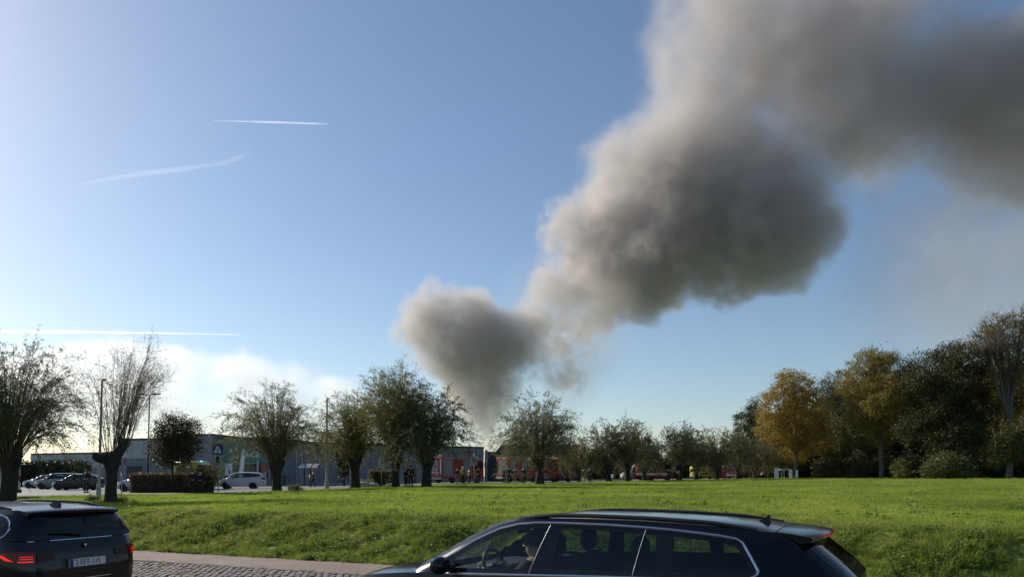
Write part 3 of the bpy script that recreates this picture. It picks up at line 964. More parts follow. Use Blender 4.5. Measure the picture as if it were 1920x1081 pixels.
ws = [
    # px, Y, seed, trunk h, trunk r, crown h, crown half width, kwargs, leaf colour, label
    (16, 37.0, 41, 2.7, .43, 5.7, 4.2, dict(n_br=160, twigs=17, lpt=18, leaf=(.11, .036), droop=1.1), 'willow_dark', 'dense dark pollard willow standing behind the dark estate with lit tail lamps'),
    (209, 36.5, 42, 2.5, .31, 5.3, 2.2, dict(n_br=72, twigs=18, lpt=8, leaf=(.09, .028), droop=.3, tilt=(3, 52), bare=.4, stub=True, skew=.55), 'willow_brown', 'nearly bare pollard willow with upright rods and a thick stub'),
    (519, 60.0, 43, 2.6, .42, 5.9, 4.9, dict(n_br=130, twigs=16, lpt=16, leaf=(.13, .044), droop=.9), 'willow_grey', 'wide grey-green pollard willow in front of the green shop'),
    (665, 68.0, 44, 2.9, .50, 6.0, 4.1, dict(n_br=130, twigs=16, lpt=18, leaf=(.14, .048), droop=1.0, skew=-.3), 'willow_olive', 'olive pollard willow beside the tall lamp post and vase-shaped shrub'),
    (742, 62.5, 45, 2.6, .36, 7.6, 3.5, dict(n_br=140, twigs=16, lpt=18, leaf=(.14, .048), droop=.8, tilt=(3, 66)), 'willow_olive', 'tall yellowish pollard willow next to the white notice sign'),
    (800, 61.5, 46, 2.6, .44, 5.9, 4.2, dict(n_br=150, twigs=16, lpt=20, leaf=(.14, .048), droop=1.2), 'willow_dark', 'dense dark pollard willow next to the fire engine with chevrons'),
    (1012, 71.0, 47, 2.4, .45, 6.4, 4.4, dict(n_br=150, twigs=16, lpt=18, leaf=(.14, .048), droop=1.2), 'willow_grey', 'round grey-green pollard willow between the red engines'),
]
for px, Y, seed, th, tr, ch, cw, kw, lm, lab in ws:
    ms = make_willow(seed, th, tr, ch, cw, **kw)
    place_tree('pollard_willow', ms, (M['bark'], M['twig'], LM[lm]), XP(px, Y), Y, 0, 1, lab, 'tree', WIL)
# the willows farther down the row share three builds
far_w = [make_willow(60 + k, 2.3, .40, 6.0, 3.9, n_br=90, twigs=14, lpt=11, leaf=(.20, .075), droop=(1.2, .8, 1.0)[k]) for k in range(3)]
far_mesh = {}
fl = [(1086, 96, 0, .72, 'willow_olive', 'low olive willow just past the round grey-green one'),
      (1141, 95, 1, .95, 'willow_brown', 'pale brownish willow beside the small white sign'),
      (1176, 97, 2, 1.02, 'willow_grey', 'grey willow before the open grey container'),
      (1208, 104, 0, .86, 'willow_brown', 'brown tinged willow left of the red van under the trees'),
      (1274, 106, 1, 1.0, 'willow_dark', 'dark willow just past the red van, first of a dark pair'),
      (1306, 111, 2, .96, 'willow_dark', 'dark willow second past the red van'),
      (1345, 113, 0, .98, 'willow_grey', 'grey-green willow beside the red banner'),
      (1383, 121, 1, .94, 'willow_dark', 'dark willow close to the red arched cab'),
      (1415, 127, 2, .84, 'willow_brown', 'brownish willow just past the red arched cab'),
      (1437, 132, 0, .82, 'willow_olive', 'olive willow before the small ambulance'),
      (1462, 138, 1, .80, 'willow_dark', 'dark willow left of the white marquee legs'),
      (1484, 144, 2, .78, 'willow_brown', 'low brown willow above the white marquee'),
      (1504, 150, 0, .76, 'willow_dark', 'last small dark willow of the row by the orange tree')]
for i, (px, Y, k, sc_, lm, lab) in enumerate(fl):
    key = (k, lm)
    if key not in far_mesh:
        far_mesh[key] = [m_.copy() for m_ in far_w[k]]
    place_tree('pollard_willow', far_mesh[key], (M['bark'], M['twig'], LM[lm]), XP(px, Y), Y, i * 1.3, sc_, lab, 'tree', WIL)

def make_broadleaf(seed, base_h, tr, lobes, n_clump, per, leaf, spread=.75, limb=True, shell=.55, twig_n=0):
    """lobes: (x, y, z, rx, ry, rz) ellipsoids above the foot of the trunk"""
    r = np.random.default_rng(seed)
    H = max(l[2] for l in lobes)
    V, Q, Tt = trunk_np(base_h, tr, tr * .7, (0, 0), r, 0, nseg=12, rings=10, knots=5)
    top = np.array([0, 0, base_h - .1])
    vol = np.array([l[3] * l[4] * l[5] for l in lobes]) ** .75; vol /= vol.sum()
    bparts = []
    ends = []
    v = np.linspace(0, 1, 6)
    for l in lobes:
        c = np.array(l[:3])
        pp = top + (c - top) * v[:, None]; pp[:, 2] += np.sin(v * math.pi) * .08 * H * r.normal(0, .5); pp += r.normal(0, .15, pp.shape) * v[:, None]
        bparts.append(tubes_np(pp[None], (tr * .62 * (1 - .75 * v))[None], 6))
        m = 10
        for _ in range(m):
            d = unit(r.normal(size=3)); d[2] = abs(d[2]) * .8
            a = pp[r.integers(2, 6)]
            b = c + d * np.array(l[3:]) * r.uniform(.75, 1.05)
            q = a + (b - a) * v[:, None] + r.normal(0, .12, (6, 3)) * v[:, None]
            bparts.append(tubes_np(q[None], (tr * .20 * (1 - .88 * v))[None], 4))
            if twig_n:
                k = twig_n
                f = r.integers(2, 6, k); s0 = q[f]
                dd = unit(unit(b - a)[None] + r.normal(0, .6, (k, 3))) * r.uniform(.6, 2.0, (k, 1))
                bparts.append(tubes_np(s0[:, None] + dd[:, None] * v[None, ::2, None] * 1.2, np.ones((k, 1)) * (.03 * (1 - .8 * v[::2]))[None], 3))
    brV, brQ = merge(bparts)
    li = r.choice(len(lobes), n_clump, p=vol)
    Lb = np.array(lobes)[li]
    d = unit(r.normal(size=(n_clump, 3)))
    rad = (shell + (1 - shell) * r.uniform(size=n_clump) ** .6)
    rad = rad * (1 + .10 * np.sin(d[:, 0] * 5 + li) * np.cos(d[:, 2] * 4 + li * 2))
    cc = Lb[:, :3] + d * Lb[:, 3:] * rad[:, None]
    cs = spread * r.uniform(.5, 1.35, n_clump)
    nl = n_clump * per
    ci = np.repeat(np.arange(n_clump), per)
    lp = cc[ci] + r.normal(0, .5, (nl, 3)) * cs[ci][:, None] * np.array([1, 1, .75])
    ld = unit(r.normal(0, 1, (nl, 3)) + np.array([0, 0, -.3]))
    ok = lp[:, 2] > .15
    lp, ld = lp[ok], ld[ok]; nl = len(lp)
    V2, Q2 = leaves_np(lp, ld, leaf * r.uniform(.7, 1.35, nl), leaf * .62 * r.uniform(.7, 1.2, nl), r)
    return (np_mesh('trunk', V, Q, Tt, smooth=True), np_mesh('branches', brV, brQ, smooth=True), np_mesh('crown', V2, Q2))

def lobes_px(foot_px, Y, zb, ls, seed=0):
    r = np.random.default_rng(seed)
    out = []
    for px, py, rp in ls:
        rm = rp / F_PX * Y
        p = P(px, py, Y)
        out.append((p.x - XP(foot_px, Y), r.normal(0, .35) * rm, p.z - zb, rm, rm, rm * .92))
    return out
WOOD = 'trees at the edge of the wood'
wood = [
    # foot px, Y, trunk h, r, lobes px, clumps, per, leaf, colour, label, spread, twigs
    (1492, 128, 4.0, .35, [(1490, 730, 40), (1458, 760, 40), (1515, 770, 44), (1450, 800, 36), (1490, 800, 46), (1530, 820, 38), (1478, 715, 24), (1500, 840, 34)], 1026, 43, 0.24, 'orange', 'bright orange autumn tree at the end of the willow row', .9, 0),
    (1575, 140, 6.0, .40, [(1572, 720, 34), (1552, 740, 26), (1596, 750, 40), (1590, 800, 46), (1560, 820, 44), (1610, 850, 40)], 756, 38, 0.25, 'mid_green', 'thin green tree with pale twigs beside the orange one', 1.0, 6),
    (1652, 121, 7.0, .36, [(1632, 690, 38), (1660, 700, 40), (1600, 720, 34), (1640, 745, 48), (1680, 740, 36), (1620, 780, 30), (1660, 800, 40), (1640, 668, 22), (1700, 770, 34)], 1107, 43, 0.24, 'ochre', 'tall ochre and olive tree with a slanting pale trunk', .95, 4),
    (1770, 113, 5.0, .50, [(1760, 690, 44), (1800, 680, 40), (1730, 720, 40), (1790, 730, 56), (1745, 780, 52), (1820, 760, 50), (1770, 830, 54), (1715, 800, 36), (1778, 665, 26)], 1687, 43, 0.25, 'dark_green', 'large dark green tree in the middle of the wood', 1.0, 0),
    (1892, 108, 9.0, .45, [(1850, 640, 32), (1890, 630, 40), (1925, 650, 40), (1872, 610, 28), (1910, 605, 26), (1880, 680, 40), (1930, 710, 40), (1838, 665, 22)], 607, 26, 0.21, 'sparse', 'tallest tree of the wood, thinly leaved with pale twigs', .9, 22),
    (1868, 118, 6.0, .40, [(1868, 705, 34), (1900, 735, 40), (1850, 740, 30), (1890, 780, 34), (1925, 770, 36)], 648, 43, 0.24, 'ochre', 'yellow green tree below the tallest thinly leaved crown', .95, 0),
    (1402, 172, 4.0, .40, [(1402, 790, 24), (1418, 770, 18), (1392, 820, 30), (1425, 800, 26), (1416, 755, 10), (1410, 845, 34)], 621, 35, 0.30, 'dark_green', 'dark pointed tree behind the willows left of the orange tree', 1.0, 0),
    (1890, 104, 3.6, .30, [(1888, 850, 22), (1870, 835, 16), (1905, 840, 20), (1882, 812, 18), (1868, 862, 14)], 270, 38, 0.18, 'mid_green', 'small leafy tree with a pale bare trunk at the wood edge', .7, 0),
    (1968, 100, 6.0, .45, [(1968, 700, 50), (1990, 760, 60), (1950, 790, 46), (1985, 640, 40)], 675, 38, 0.25, 'dark_green', 'dark tree cut off by the picture edge beyond the tallest one', 1.0, 0),
]
for i, (fp, Y, bh, tr, ls, nc, per, lf, lm, lab, sp, tw) in enumerate(wood):
    x = XP(fp, Y); zb = zg(x, Y)
    ms = make_broadleaf(100 + i, bh, tr, lobes_px(fp, Y, zb, ls, i), nc, per, lf, sp, twig_n=tw)
    place_tree('woodland_tree', ms, (M['bark_grey'], M['twig'] if lm != 'sparse' else M['bark_grey'], LM[lm]), x, Y, 0, 1, lab, 'tree', WOOD)
# undergrowth bushes at the foot of the wood
bush_mesh = [make_broadleaf(140 + k, .5, .08, [(0, 0, 1.5, 1.9, 1.6, 1.4), (1.2, .2, 1.1, 1.4, 1.2, 1.0), (-1.2, 0, 1.0, 1.3, 1.2, .9), (.3, 0, 2.5, 1.0, 1.0, .9)], 150, 16, .26, .6)[::1] for k in range(2)]
bl = [(1766, 104, 1.15, 'broad pale green bush under the large dark tree'), (1800, 103, .95, 'low bush right of the broad pale green bush'),
      (1690, 112, .9, 'small bush below the slanting pale trunk'), (1610, 124, .8, 'bush at the wood edge under the thin green tree'), (1545, 128, .75, 'low bush beside the foot of the orange tree')]
for i, (px, Y, sc_, lab) in enumerate(bl):
    place_tree('bush', bush_mesh[i % 2], (M['bark_grey'], M['twig'], LM['mid_green']), XP(px, Y), Y, i * 2.1, sc_, lab, 'bush', 'bushes at the foot of the wood')
# the dark mass of the wood behind, which nobody could count
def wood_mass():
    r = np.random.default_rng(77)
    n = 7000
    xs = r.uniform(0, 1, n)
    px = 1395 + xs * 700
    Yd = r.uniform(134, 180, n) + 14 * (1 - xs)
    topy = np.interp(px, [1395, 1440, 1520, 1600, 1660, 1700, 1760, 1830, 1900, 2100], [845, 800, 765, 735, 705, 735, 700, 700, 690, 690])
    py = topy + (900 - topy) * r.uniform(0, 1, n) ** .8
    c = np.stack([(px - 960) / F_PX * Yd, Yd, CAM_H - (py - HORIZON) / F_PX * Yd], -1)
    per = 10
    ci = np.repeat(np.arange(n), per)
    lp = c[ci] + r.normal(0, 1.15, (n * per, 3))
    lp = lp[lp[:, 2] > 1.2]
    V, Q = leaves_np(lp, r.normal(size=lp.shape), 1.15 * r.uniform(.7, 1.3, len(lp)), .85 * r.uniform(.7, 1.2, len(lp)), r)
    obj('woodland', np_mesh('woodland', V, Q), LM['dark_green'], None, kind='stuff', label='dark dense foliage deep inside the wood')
    # trunks glimpsed inside
    m = 20
    x = np.linspace(1600, 2060, m) + r.normal(0, 8, m); Y = r.uniform(136, 160, m)
    X = (x - 960) / F_PX * Y
    Z = zground(X, Y)
    v = np.linspace(0, 1, 5)
    PP = np.stack([X, Y, Z], -1)[:, None, :] + np.stack([r.normal(0, .5, m)[:, None] * v, r.normal(0, .3, m)[:, None] * v, 7 * v[None] * np.ones((m, 1)) - .3], -1)
    V, Q = tubes_np(PP, r.uniform(.12, .28, m)[:, None] * (1 - .4 * v)[None], 7)
    obj('woodland_trunks', np_mesh('woodland_trunks', V, Q, smooth=True), M['bark'], None, kind='stuff', label='dark trunks glimpsed deep inside the wood')
wood_mass()
# low scrub screen beyond the willow row, seen between trunks
def scrub(name, x0, x1, Y0, Y1, h, n, lm, label, leaf=.4):
    r = np.random.default_rng(len(label))
    px = r.uniform(x0, x1, n); Y = np.interp(px, [x0, x1], [Y0, Y1]) + r.uniform(0, 5, n)
    X = (px - 960) / F_PX * Y; Z = zground(X, Y)
    hh = h * (.8 + .2 * np.sin(px * .13)) * r.uniform(0, 1, n) ** .8
    c = np.stack([X, Y, Z + hh], -1)
    ci = np.repeat(np.arange(n), 12)
    lp = c[ci] + r.normal(0, .35, (n * 12, 3)); lp[:, 2] = np.maximum(lp[:, 2], zground(lp[:, 0], lp[:, 1]))
    V, Q = leaves_np(lp, r.normal(size=lp.shape), leaf * r.uniform(.7, 1.3, len(lp)), leaf * .6, r)
    return obj(name, np_mesh(name, V, Q), LM[lm], None, kind='stuff', label=label)
scrub('far_shrubbery', 1100, 1430, 134, 178, 6.0, 3000, 'dark_green', 'dark shrubbery behind the far willows', .55)

scrub('undergrowth', 1525, 2000, 128, 110, 4.6, 1500, 'dark_green', 'dark undergrowth along the foot of the wood', .42)
# small round tree by the hedge
ms = make_broadleaf(171, 2.6, .09, [(0, 0, 4.2, 1.6, 1.4, 1.5), (-.6, 0, 3.3, 1.15, 1.1, 1.3), (.8, .1, 3.7, 1.5, 1.2, 1.4), (.25, 0, 5.4, .95, .9, 1.0), (1.4, 0, 4.9, .9, .8, .7), (.2, 0, 2.6, 1.3, 1.1, .9), (-.7, 0, 4.7, .7, .7, .6)], 620, 26, .13, .5, shell=.25)
place_tree('garden_tree', ms, (M['bark'], M['twig'], LM['red_brown']), XP(323, 56.5), 56.5, 0, 1, 'small round dark olive tree growing in the clipped hedge')
# vase shaped evergreen behind the fourth willow
ms = make_broadleaf(172, 1.0, .12, [(0, 0, 2.2, .75, .75, 1.1), (0, 0, 3.3, 1.25, 1.2, 1.1), (-.4, 0, 4.2, 1.2, 1.1, .9), (.5, 0, 4.1, 1.1, 1.1, .9), (0, 0, 1.3, .5, .5, .6)], 260, 20, .2, .5, shell=.3)
place_tree('evergreen_shrub', ms, (M['bark'], M['twig'], LM['ivy']), XP(645, 88), 88, 0, 1, 'dark vase-shaped evergreen shrub against the grey hall', 'shrub')

def hedge(name, a, b, h, thick, lm, label, cat='hedge', n=900, leaf=.09, fill=(.02, .02, .012), rag=.05):
    """clipped hedge from a to b: a solid dark core with leaves over it"""
    r = np.random.default_rng(len(label) + n)
    ax_, ay = a; bx, by = b
    L = math.hypot(bx - ax_, by - ay); rz = math.atan2(by - ay, bx - ax_)
    e = empty(name, (ax_, ay, min(zg(*a), zg(*b)) - .05), rz, label, cat)
    MB().box((L / 2, 0, h * .47), (L - .1, thick * .8, h * .94), 0, .08).build('core', pm(name + '_core', fill, .95), e)
    p = np.stack([r.uniform(0, L, n), np.where(r.uniform(size=n) < .75, -thick / 2, r.uniform(-thick / 2, thick / 2, n)), r.uniform(0, h, n)], -1)
    top = r.uniform(size=n) < .3
    p[top, 2] = h; p[top, 1] = r.uniform(-thick / 2, thick / 2, top.sum())
    p += r.normal(0, rag, p.shape)
    p[:, 2] = np.maximum(p[:, 2], .03)
    V, Q = leaves_np(p, r.normal(size=p.shape), leaf * r.uniform(.7, 1.4, n), leaf * .65, r)
    obj('foliage', np_mesh('foliage', V, Q), LM[lm], e)
    return e
hedge('clipped_hedge', (XP(248, 58), 58), (XP(398, 57), 57), 1.55, 1.0, 'hedge', 'long clipped brown beech hedge below the small round tree', n=5200)
ms = make_broadleaf(173, .4, .06, [(0, 0, 1.15, 1.15, .8, .75), (.3, 0, 1.6, .8, .7, .5), (-.5, 0, .8, .8, .6, .6)], 240, 22, .1, .3, shell=.6)
place_tree('round_bush', ms, (M['bark'], M['twig'], LM['hedge']), XP(386, 57), 56.6, 0, 1, 'rounded brown bush ending the clipped hedge by the crossing sign', 'bush')
hedge('brown_hedge', (XP(692, 76), 76), (XP(742, 76), 76), 1.75, 1.2, 'hedge', 'short brown hedge below the white notice sign', n=2200)
hedge('ivy_hedge', (XP(18, 92), 92), (XP(166, 90), 90), 3.0, 1.6, 'ivy', 'tall dark evergreen hedge behind the parked cars', n=5200, leaf=.2, rag=.14)
hedge('low_hedge', (XP(672, 74), 74), (XP(700, 74), 74), .7, 1.2, 'willow_grey', 'low grey-green planting left of the short brown hedge', n=700, leaf=.14, rag=.12)
# ------------------------------------------------------------------ buildings
M['wall_grey'] = pm('grey_cladding', (.20, .215, .235), .6, var=.08, scale=.7)
M['wall_light'] = pm('light_cladding', (.36, .385, .38), .6, var=.08, scale=.7)
M['wall_blue'] = pm('blue_grey_cladding', (.165, .178, .195), .6, var=.08, scale=.7)
M['wall_dark'] = pm('dark_cladding', (.035, .045, .055), .7, var=.12, scale=.7)
M['wall_green'] = pm('shop_green_panel', (.075, .175, .125), .5, var=.06)
M['concrete'] = pm('pale_concrete', (.33, .335, .33), .85, var=.15, scale=1.2)
M['roofing'] = pm('roof_felt', (.06, .062, .066), .9)
M['trim_dark'] = pm('dark_roof_trim', (.04, .042, .046), .5, .3)
M['pane'] = pm('dark_window_pane', (.012, .016, .02), .06, var=.05, spec=.8)
M['poster'] = pm('white_window_poster', (.62, .63, .63), .5, var=.1, scale=3)
M['red_frame'] = pm('red_door_frame', (.30, .03, .04), .45)
M['sign_white'] = pm('white_sign_lettering', (.70, .72, .70), .5, var=.04)
M['sign_blue'] = pm('road_sign_blue', (.012, .035, .14), .4, var=.08)
M['brick'] = pm('brown_brick', (.17, .09, .06), .85, var=.2)

def building(name, pa, pb, ztop, depth, wall, label, n_pan, band=None, cat='building', zbase=None):
    """flat-roofed hall whose front runs from pa to pb (x, y); panels, parapet trim and roof are parts"""
    (ax_, ay), (bx, by) = pa, pb
    L = math.hypot(bx - ax_, by - ay); rz = math.atan2(by - ay, bx - ax_)
    z0 = min(zg(*pa), zg(*pb)) - .1 if zbase is None else zbase
    h = ztop - z0
    e = empty(name, (ax_, ay, z0), rz, label, cat)
    MB().box((L / 2, depth / 2, h / 2 - .05), (L - .08, depth - .1, h - .1)).build('wall', M['wall_dark'] if wall == 'wall_dark' else M['wall_grey'], e)
    w = L / n_pan
    hb = h - .25
    lower = hb if not band else hb - band[1]
    pan = MB().box((0, 0, 0), (w - .035, .08, lower - .03), 0, .012).mesh('panel'); pan.materials.append(M[wall])
    for i in range(n_pan):
        o = obj('panel', pan, None, e); o.location = (w * (i + .5), -.015, lower / 2 + .02)
    if band:
        pan2 = MB().box((0, 0, 0), (w - .035, .08, band[1] - .03), 0, .012).mesh('panel'); pan2.materials.append(M[band[0]])
        for i in range(n_pan):
            o = obj('panel', pan2, None, e); o.location = (w * (i + .5), -.015, lower + band[1] / 2 + .01)
    MB().box((L / 2, depth / 2 - .02, h - .12), (L + .1, depth + .14, .24), 0, .03).build('parapet_trim', M['trim_dark'], e)
    MB().box((L / 2, depth / 2, h - .02), (L - .5, depth - .5, .1)).build('roof', M['roofing'], e)
    MB().box((L / 2, -.05, .18), (L - .02, .1, .36)).build('plinth', M['concrete'], e)
    return e, L, h

def bx_z(py, Y): return CAM_H - (py - HORIZON) / F_PX * Y
# low light-grey hall on the far left
e, L, h = building('warehouse', (XP(58, 112), 112), (XP(246, 103), 103), bx_z(847, 106), 22, 'wall_blue', 'low light grey warehouse behind the parked cars and evergreen hedge', 9, ('wall_light', 1.9))
for k in range(3):
    MB().box((L * (.14 + .13 * k), -.09, 3.5), (1.2, .06, .9), 0, .01).build('window', M['pane'], e)
# grey hall with paler top
e, L, h = building('grey_hall', (XP(226, 99), 99), (XP(316, 97), 97), bx_z(821, 98), 18, 'wall_blue', 'grey hall with a pale greenish upper band left of the small tree', 4, ('wall_light', 2.4))
MB().box((L * .3, -.09, 1.4), (2.4, .06, 2.6), 0, .02).build('door', M['trim_dark'], e)
# taller block
e, L, h = building('tall_block', (XP(312, 96), 96), (XP(401, 95), 95), bx_z(812.5, 95), 16, 'wall_grey', 'tall plain grey block behind the small round tree', 4)
for k, zz in ((.78, 5.2), (.86, 5.2)):
    lp = MB().box((L * k, -.12, zz), (.22, .16, .14), 0, .03).build('wall_lamp', M['lamp_glass'], e)
# the green shop
e, L, h = building('green_shop', (XP(401, 95), 95), (XP(512, 94), 94), bx_z(819, 94.5), 16, 'wall_green', 'green fronted shop with white logo and a red framed door', 5)
def on_shop(px): return (px - 401) / 111 * L
sh = lambda py: bx_z(py, 94.4) - (min(zg(XP(401, 95), 95), zg(XP(512, 94), 94)) - .1)
# signs: two dots, a curved mark, lettering
for px, py, rr in ((433.5, 844, .18), (444, 840.5, .16)):
    MB().lathe([(rr, 0), (rr, .05)], (on_shop(px), -.13, sh(py)), 14, 'y').build('sign_dot', M['sign_white'], e)
cv = [(432.5, 858), (436, 861), (439.5, 858), (440, 853), (437.5, 851)]
MB().tube([(on_shop(a), -.11, sh(b)) for a, b in cv], .09, 8).build('sign_mark', M['sign_white'], e)
cv = [(444, 857), (446, 858), (447.5, 853)]
MB().tube([(on_shop(a), -.11, sh(b)) for a, b in cv], .07, 8).build('sign_mark', M['sign_white'], e)
text_part('sign_lettering', 'mica', 1.45, M['sign_white'], e, (on_shop(470), -.08, sh(850)), (math.pi / 2, 0, 0), .04, sx=.95)
text_part('sign_lettering', 'E', .9, M['sign_white'], e, (on_shop(501), -.08, sh(851)), (math.pi / 2, 0, 0), .04)
f = MB().box((on_shop(430), -.07, sh(880)), (1.15, .06, 1.75), 0, .02).build('window', M['trim_dark'], e)
MB().box((on_shop(430), -.115, sh(879)), (1.02, .03, 1.55)).build('poster', M['poster'], f)
MB().box((on_shop(431.5), -.14, sh(884)), (.16, .02, .5)).build('poster_print', M['trim_dark'], f)
MB().box((on_shop(442), -.07, sh(880)), (.5, .06, 1.75), 0, .02).build('window', M['pane'], e)
for px in (459, 467):
    MB().box((on_shop(px), -.07, sh(882)), (.5, .06, 1.9), 0, .02).build('window', M['pane'], e)
dr = MB()
dr.box((on_shop(479.5), -.1, sh(893)), (.35, .12, 3.0)).box((on_shop(504.5), -.1, sh(893)), (.35, .12, 3.0)).box((on_shop(492), -.1, sh(872)), (2.1, .12, .3))
d = dr.build('door_frame', M['red_frame'], e)
MB().box((on_shop(492), -.07, sh(893)), (1.35, .05, 2.7)).build('door', M['pane'], d)
MB().box((on_shop(498), -.12, sh(888)), (.2, .03, .45)).build('notice', M['poster'], d)
MB().box((on_shop(466), -.4, sh(868.5)), (2.3, .5, .12), 0, .03).build('awning_rail', M['concrete'], e)
for px in (486, 508):
    MB().box((on_shop(px), -.30, sh(888)), (.28, .22, 3.4), 0, .02).build('pillar', M['wall_light'] if px < 500 else M['wall_grey'], e)
# long grey hall
e, L, h = building('pale_hall', (XP(716, 104), 104.5), (XP(907, 112), 112), bx_z(835, 108), 22, 'wall_grey', 'paler grey hall behind the dark willow and first fire engine', 7, ('wall_blue', 2.2))
for fr in (.22, .30):
    MB().box((L * fr, -.09, 2.0), (.5, .06, 3.6), 0, .02).build('window', M['pane'], e)
for fr in (.08, .5, .93):
    MB().box((L * fr, -.12, h * .5), (.14, .14, h * .95)).build('downpipe', M['galv'], e)
for fr in (.35, .7):
    MB().box((L * fr, 6, h + .35), (1.6, 1.6, .7), 0, .05).build('roof_unit', M['galv'], e)
e, L, h = building('long_hall', (XP(512, 95), 96), (XP(714, 103), 104), bx_z(828, 99), 20, 'wall_blue', 'dark blue grey hall behind the cabinets and olive willow', 8)
MB().box((L * .5, -.1, h - .45), (L - .2, .16, .14), 0, .03).build('gutter', M['galv'], e)
for px in (520, 548, 558):
    MB().box(((px - 512) / 202 * L, -.12, h * .42), (.16, .18, h * .78)).build('downpipe', M['galv'], e)
MB().box((L * .62, -.09, 3.4), (.26, .06, 1.4), 0, .01).build('notice_strip', M['sign_white'], e)
# pale pier and dark building with pitched roof to the right
e = empty('dark_hall', (XP(909, 118), 118, zg(XP(909, 118), 118) - .1), .04, 'dark building with a grey pitched roof behind the red engines', 'building')
Lw = XP(1085, 118) - XP(909, 118)
ht = bx_z(846, 118) - e.location.z
MB().box((Lw / 2, 5, ht / 2), (Lw, 10, ht)).build('wall', M['wall_dark'], e)
rp = bx_z(833, 118) - e.location.z
MB().prism([(1.7, ht), (Lw, ht), (Lw, rp), (2.6, rp)], -.3, 10.2, 'y').build('roof', pm('slate_roof', (.10, .10, .105), .8, var=.15), e)
MB().box((.25, -.2, ht * .5 + .1), (.42, .4, ht + .35), 0, .02).build('pier', M['wall_grey'], e)
for k in range(5):
    MB().box((3 + k * 2.3, -.04, 1.7), (1.3, .06, 1.5), 0, .02).build('window', M['pane'], e)
# low buildings far down the street, seen between trunks
e, L, h = building('far_shed', (XP(1330, 190), 190), (XP(1435, 195), 195), bx_z(868, 192), 10, 'wall_light', 'pale low shed at the end of the willow row', 5)
for k in range(4):
    MB().box((L * (.15 + .22 * k), -.09, 1.6), (1.4, .06, 1.4), 0, .02).build('window', M['pane'], e)

# ------------------------------------------------------------------ street furniture
def lamp_post(px, Y, top_py, lean, label, arm=.9, both=False, mat='galv', r0=.085):
    x = XP(px, Y); z0 = zg(x, Y); h = bx_z(top_py, Y) - z0
    e = empty('lamp_post', (x, Y, z0), 0, label, 'lamp post', 'lamp posts')
    tx = math.tan(lean) * h
    MB().tube([(0, 0, -.1), (tx * .3, 0, h * .3), (tx, 0, h)], [r0, r0 * .85, r0 * .55], 10).build('pole', M[mat], e, smooth=True)
    MB().tube([(0, 0, -.05), (0, 0, .9)], [r0 * 1.5, r0 * 1.35], 10).build('base', M[mat], e, smooth=True)
    for sg in ((1, -1) if both else (1,)):
        hd = MB().tube([(tx, 0, h - .05), (tx + sg * arm * .4, -.05, h + .06), (tx + sg * arm * .55, -.08, h + .08)], .035, 8).build('arm', M[mat], e, smooth=True)
        MB().box((tx + sg * arm * .8, -.1, h + .07), (arm * .65, .22, .1), 0, .03).build('lamp_head', M['dark_metal'], e)
    return e
lamp_post(185, 40, 714, math.radians(1.6), 'tall lamp post just left of the bare willow', .22)
lamp_post(276, 60, 740, math.radians(1.4), 'lamp post with a double head right of the bare willow', .8, True, 'dark_metal', .075)
lamp_post(613, 70, 748, 0, 'grey lamp post between the grey-green and olive willows', .14, False, 'galv', .14)
lamp_post(949, 80, 832, 0, 'slim pale lamp post before the dark pitched building', .3, False, 'galv', .08)

def post_sign(name, px, Y, base_py, parts, label, cat='sign', r=.04, h=None):
    x = XP(px, Y); z0 = zg(x, Y)
    e = empty(name, (x, Y, z0), 0, label, cat)
    MB().tube([(0, 0, -.1), (0, 0, h)], r, 8).build('post', M['galv'], e, smooth=True)
    for nm, c, d, mt in parts:
        MB().box(c, d, 0, .012).build(nm, M[mt] if isinstance(mt, str) else mt, e)
    return e
Y = 58.
z0 = zg(XP(409, Y), Y); hz = lambda py: bx_z(py, Y) - z0
e = post_sign('crossing_sign', 409, Y, 925, [('board', (0, -.07, hz(842)), (.86, .05, .86), 'sign_blue')], 'blue square crossing sign with a white triangle', h=hz(832))
tz = hz(842)
tri = MB().prism([(-.33, tz - .28), (.33, tz - .28), (0, tz + .32)], -.118, -.100, 'y').build('triangle', M['sign_white'], e)
fig = MB()
fig.box((.0, -.122, tz - .03), (.06, .006, .16)).box((-.04, -.122, tz - .17), (.04, .006, .16)).box((.05, -.122, tz - .17), (.04, .006, .16)).box((0, -.122, tz + .09), (.07, .006, .07)).box((0, -.122, tz - .01), (.18, .006, .03))
fig.build('walking_figure', M['trim_dark'], tri)
bd = MB().box((0, -.06, hz(863)), (.5, .04, .78), 0, .01).build('lower_board', M['concrete'], e)
MB().box((0, -.13, hz(862)), (.26, .12, .62), 0, .03).build('signal_box', M['black_plastic'], bd)
Y = 66.
z0 = zg(XP(715, Y), Y)
e = post_sign('notice_sign', 715, Y, 915, [('board', (0, -.05, hz(865)), (.40, .05, 1.12), 'white_paint')], 'tall narrow white notice sign on a post above the brown hedge', h=hz(865))
MB().box((.03, -.08, hz(863)), (.09, .006, .12)).box((.03, -.08, hz(858)), (.12, .006, .03)).build('print', M['trim_dark'], e)
Y = 78.
z0 = zg(XP(889, Y), Y)
e = post_sign('board_sign', 889, Y, 912, [('board', (0, -.06, hz(863)), (.62, .05, 1.0), 'wall_light')], 'grey board sign in front of the first fire engine', h=hz(850))
MB().box((0, -.095, hz(862.5)), (.34, .012, .42), 0, .01).build('dark_panel', M['sign_blue'], e)
MB().box((0, -.105, hz(862.5)), (.08, .008, .26)).build('mark', M['sign_white'], e)
Y = 90.
z0 = zg(XP(1148, Y), Y)
post_sign('small_sign', 1148, Y, 905, [('board', (0, -.05, hz(891.5)), (.30, .04, .45), 'white_paint')], 'small white sign on a low post by the pale brown willow', h=hz(889))
Y = 75.
z0 = zg(XP(234, Y), Y)
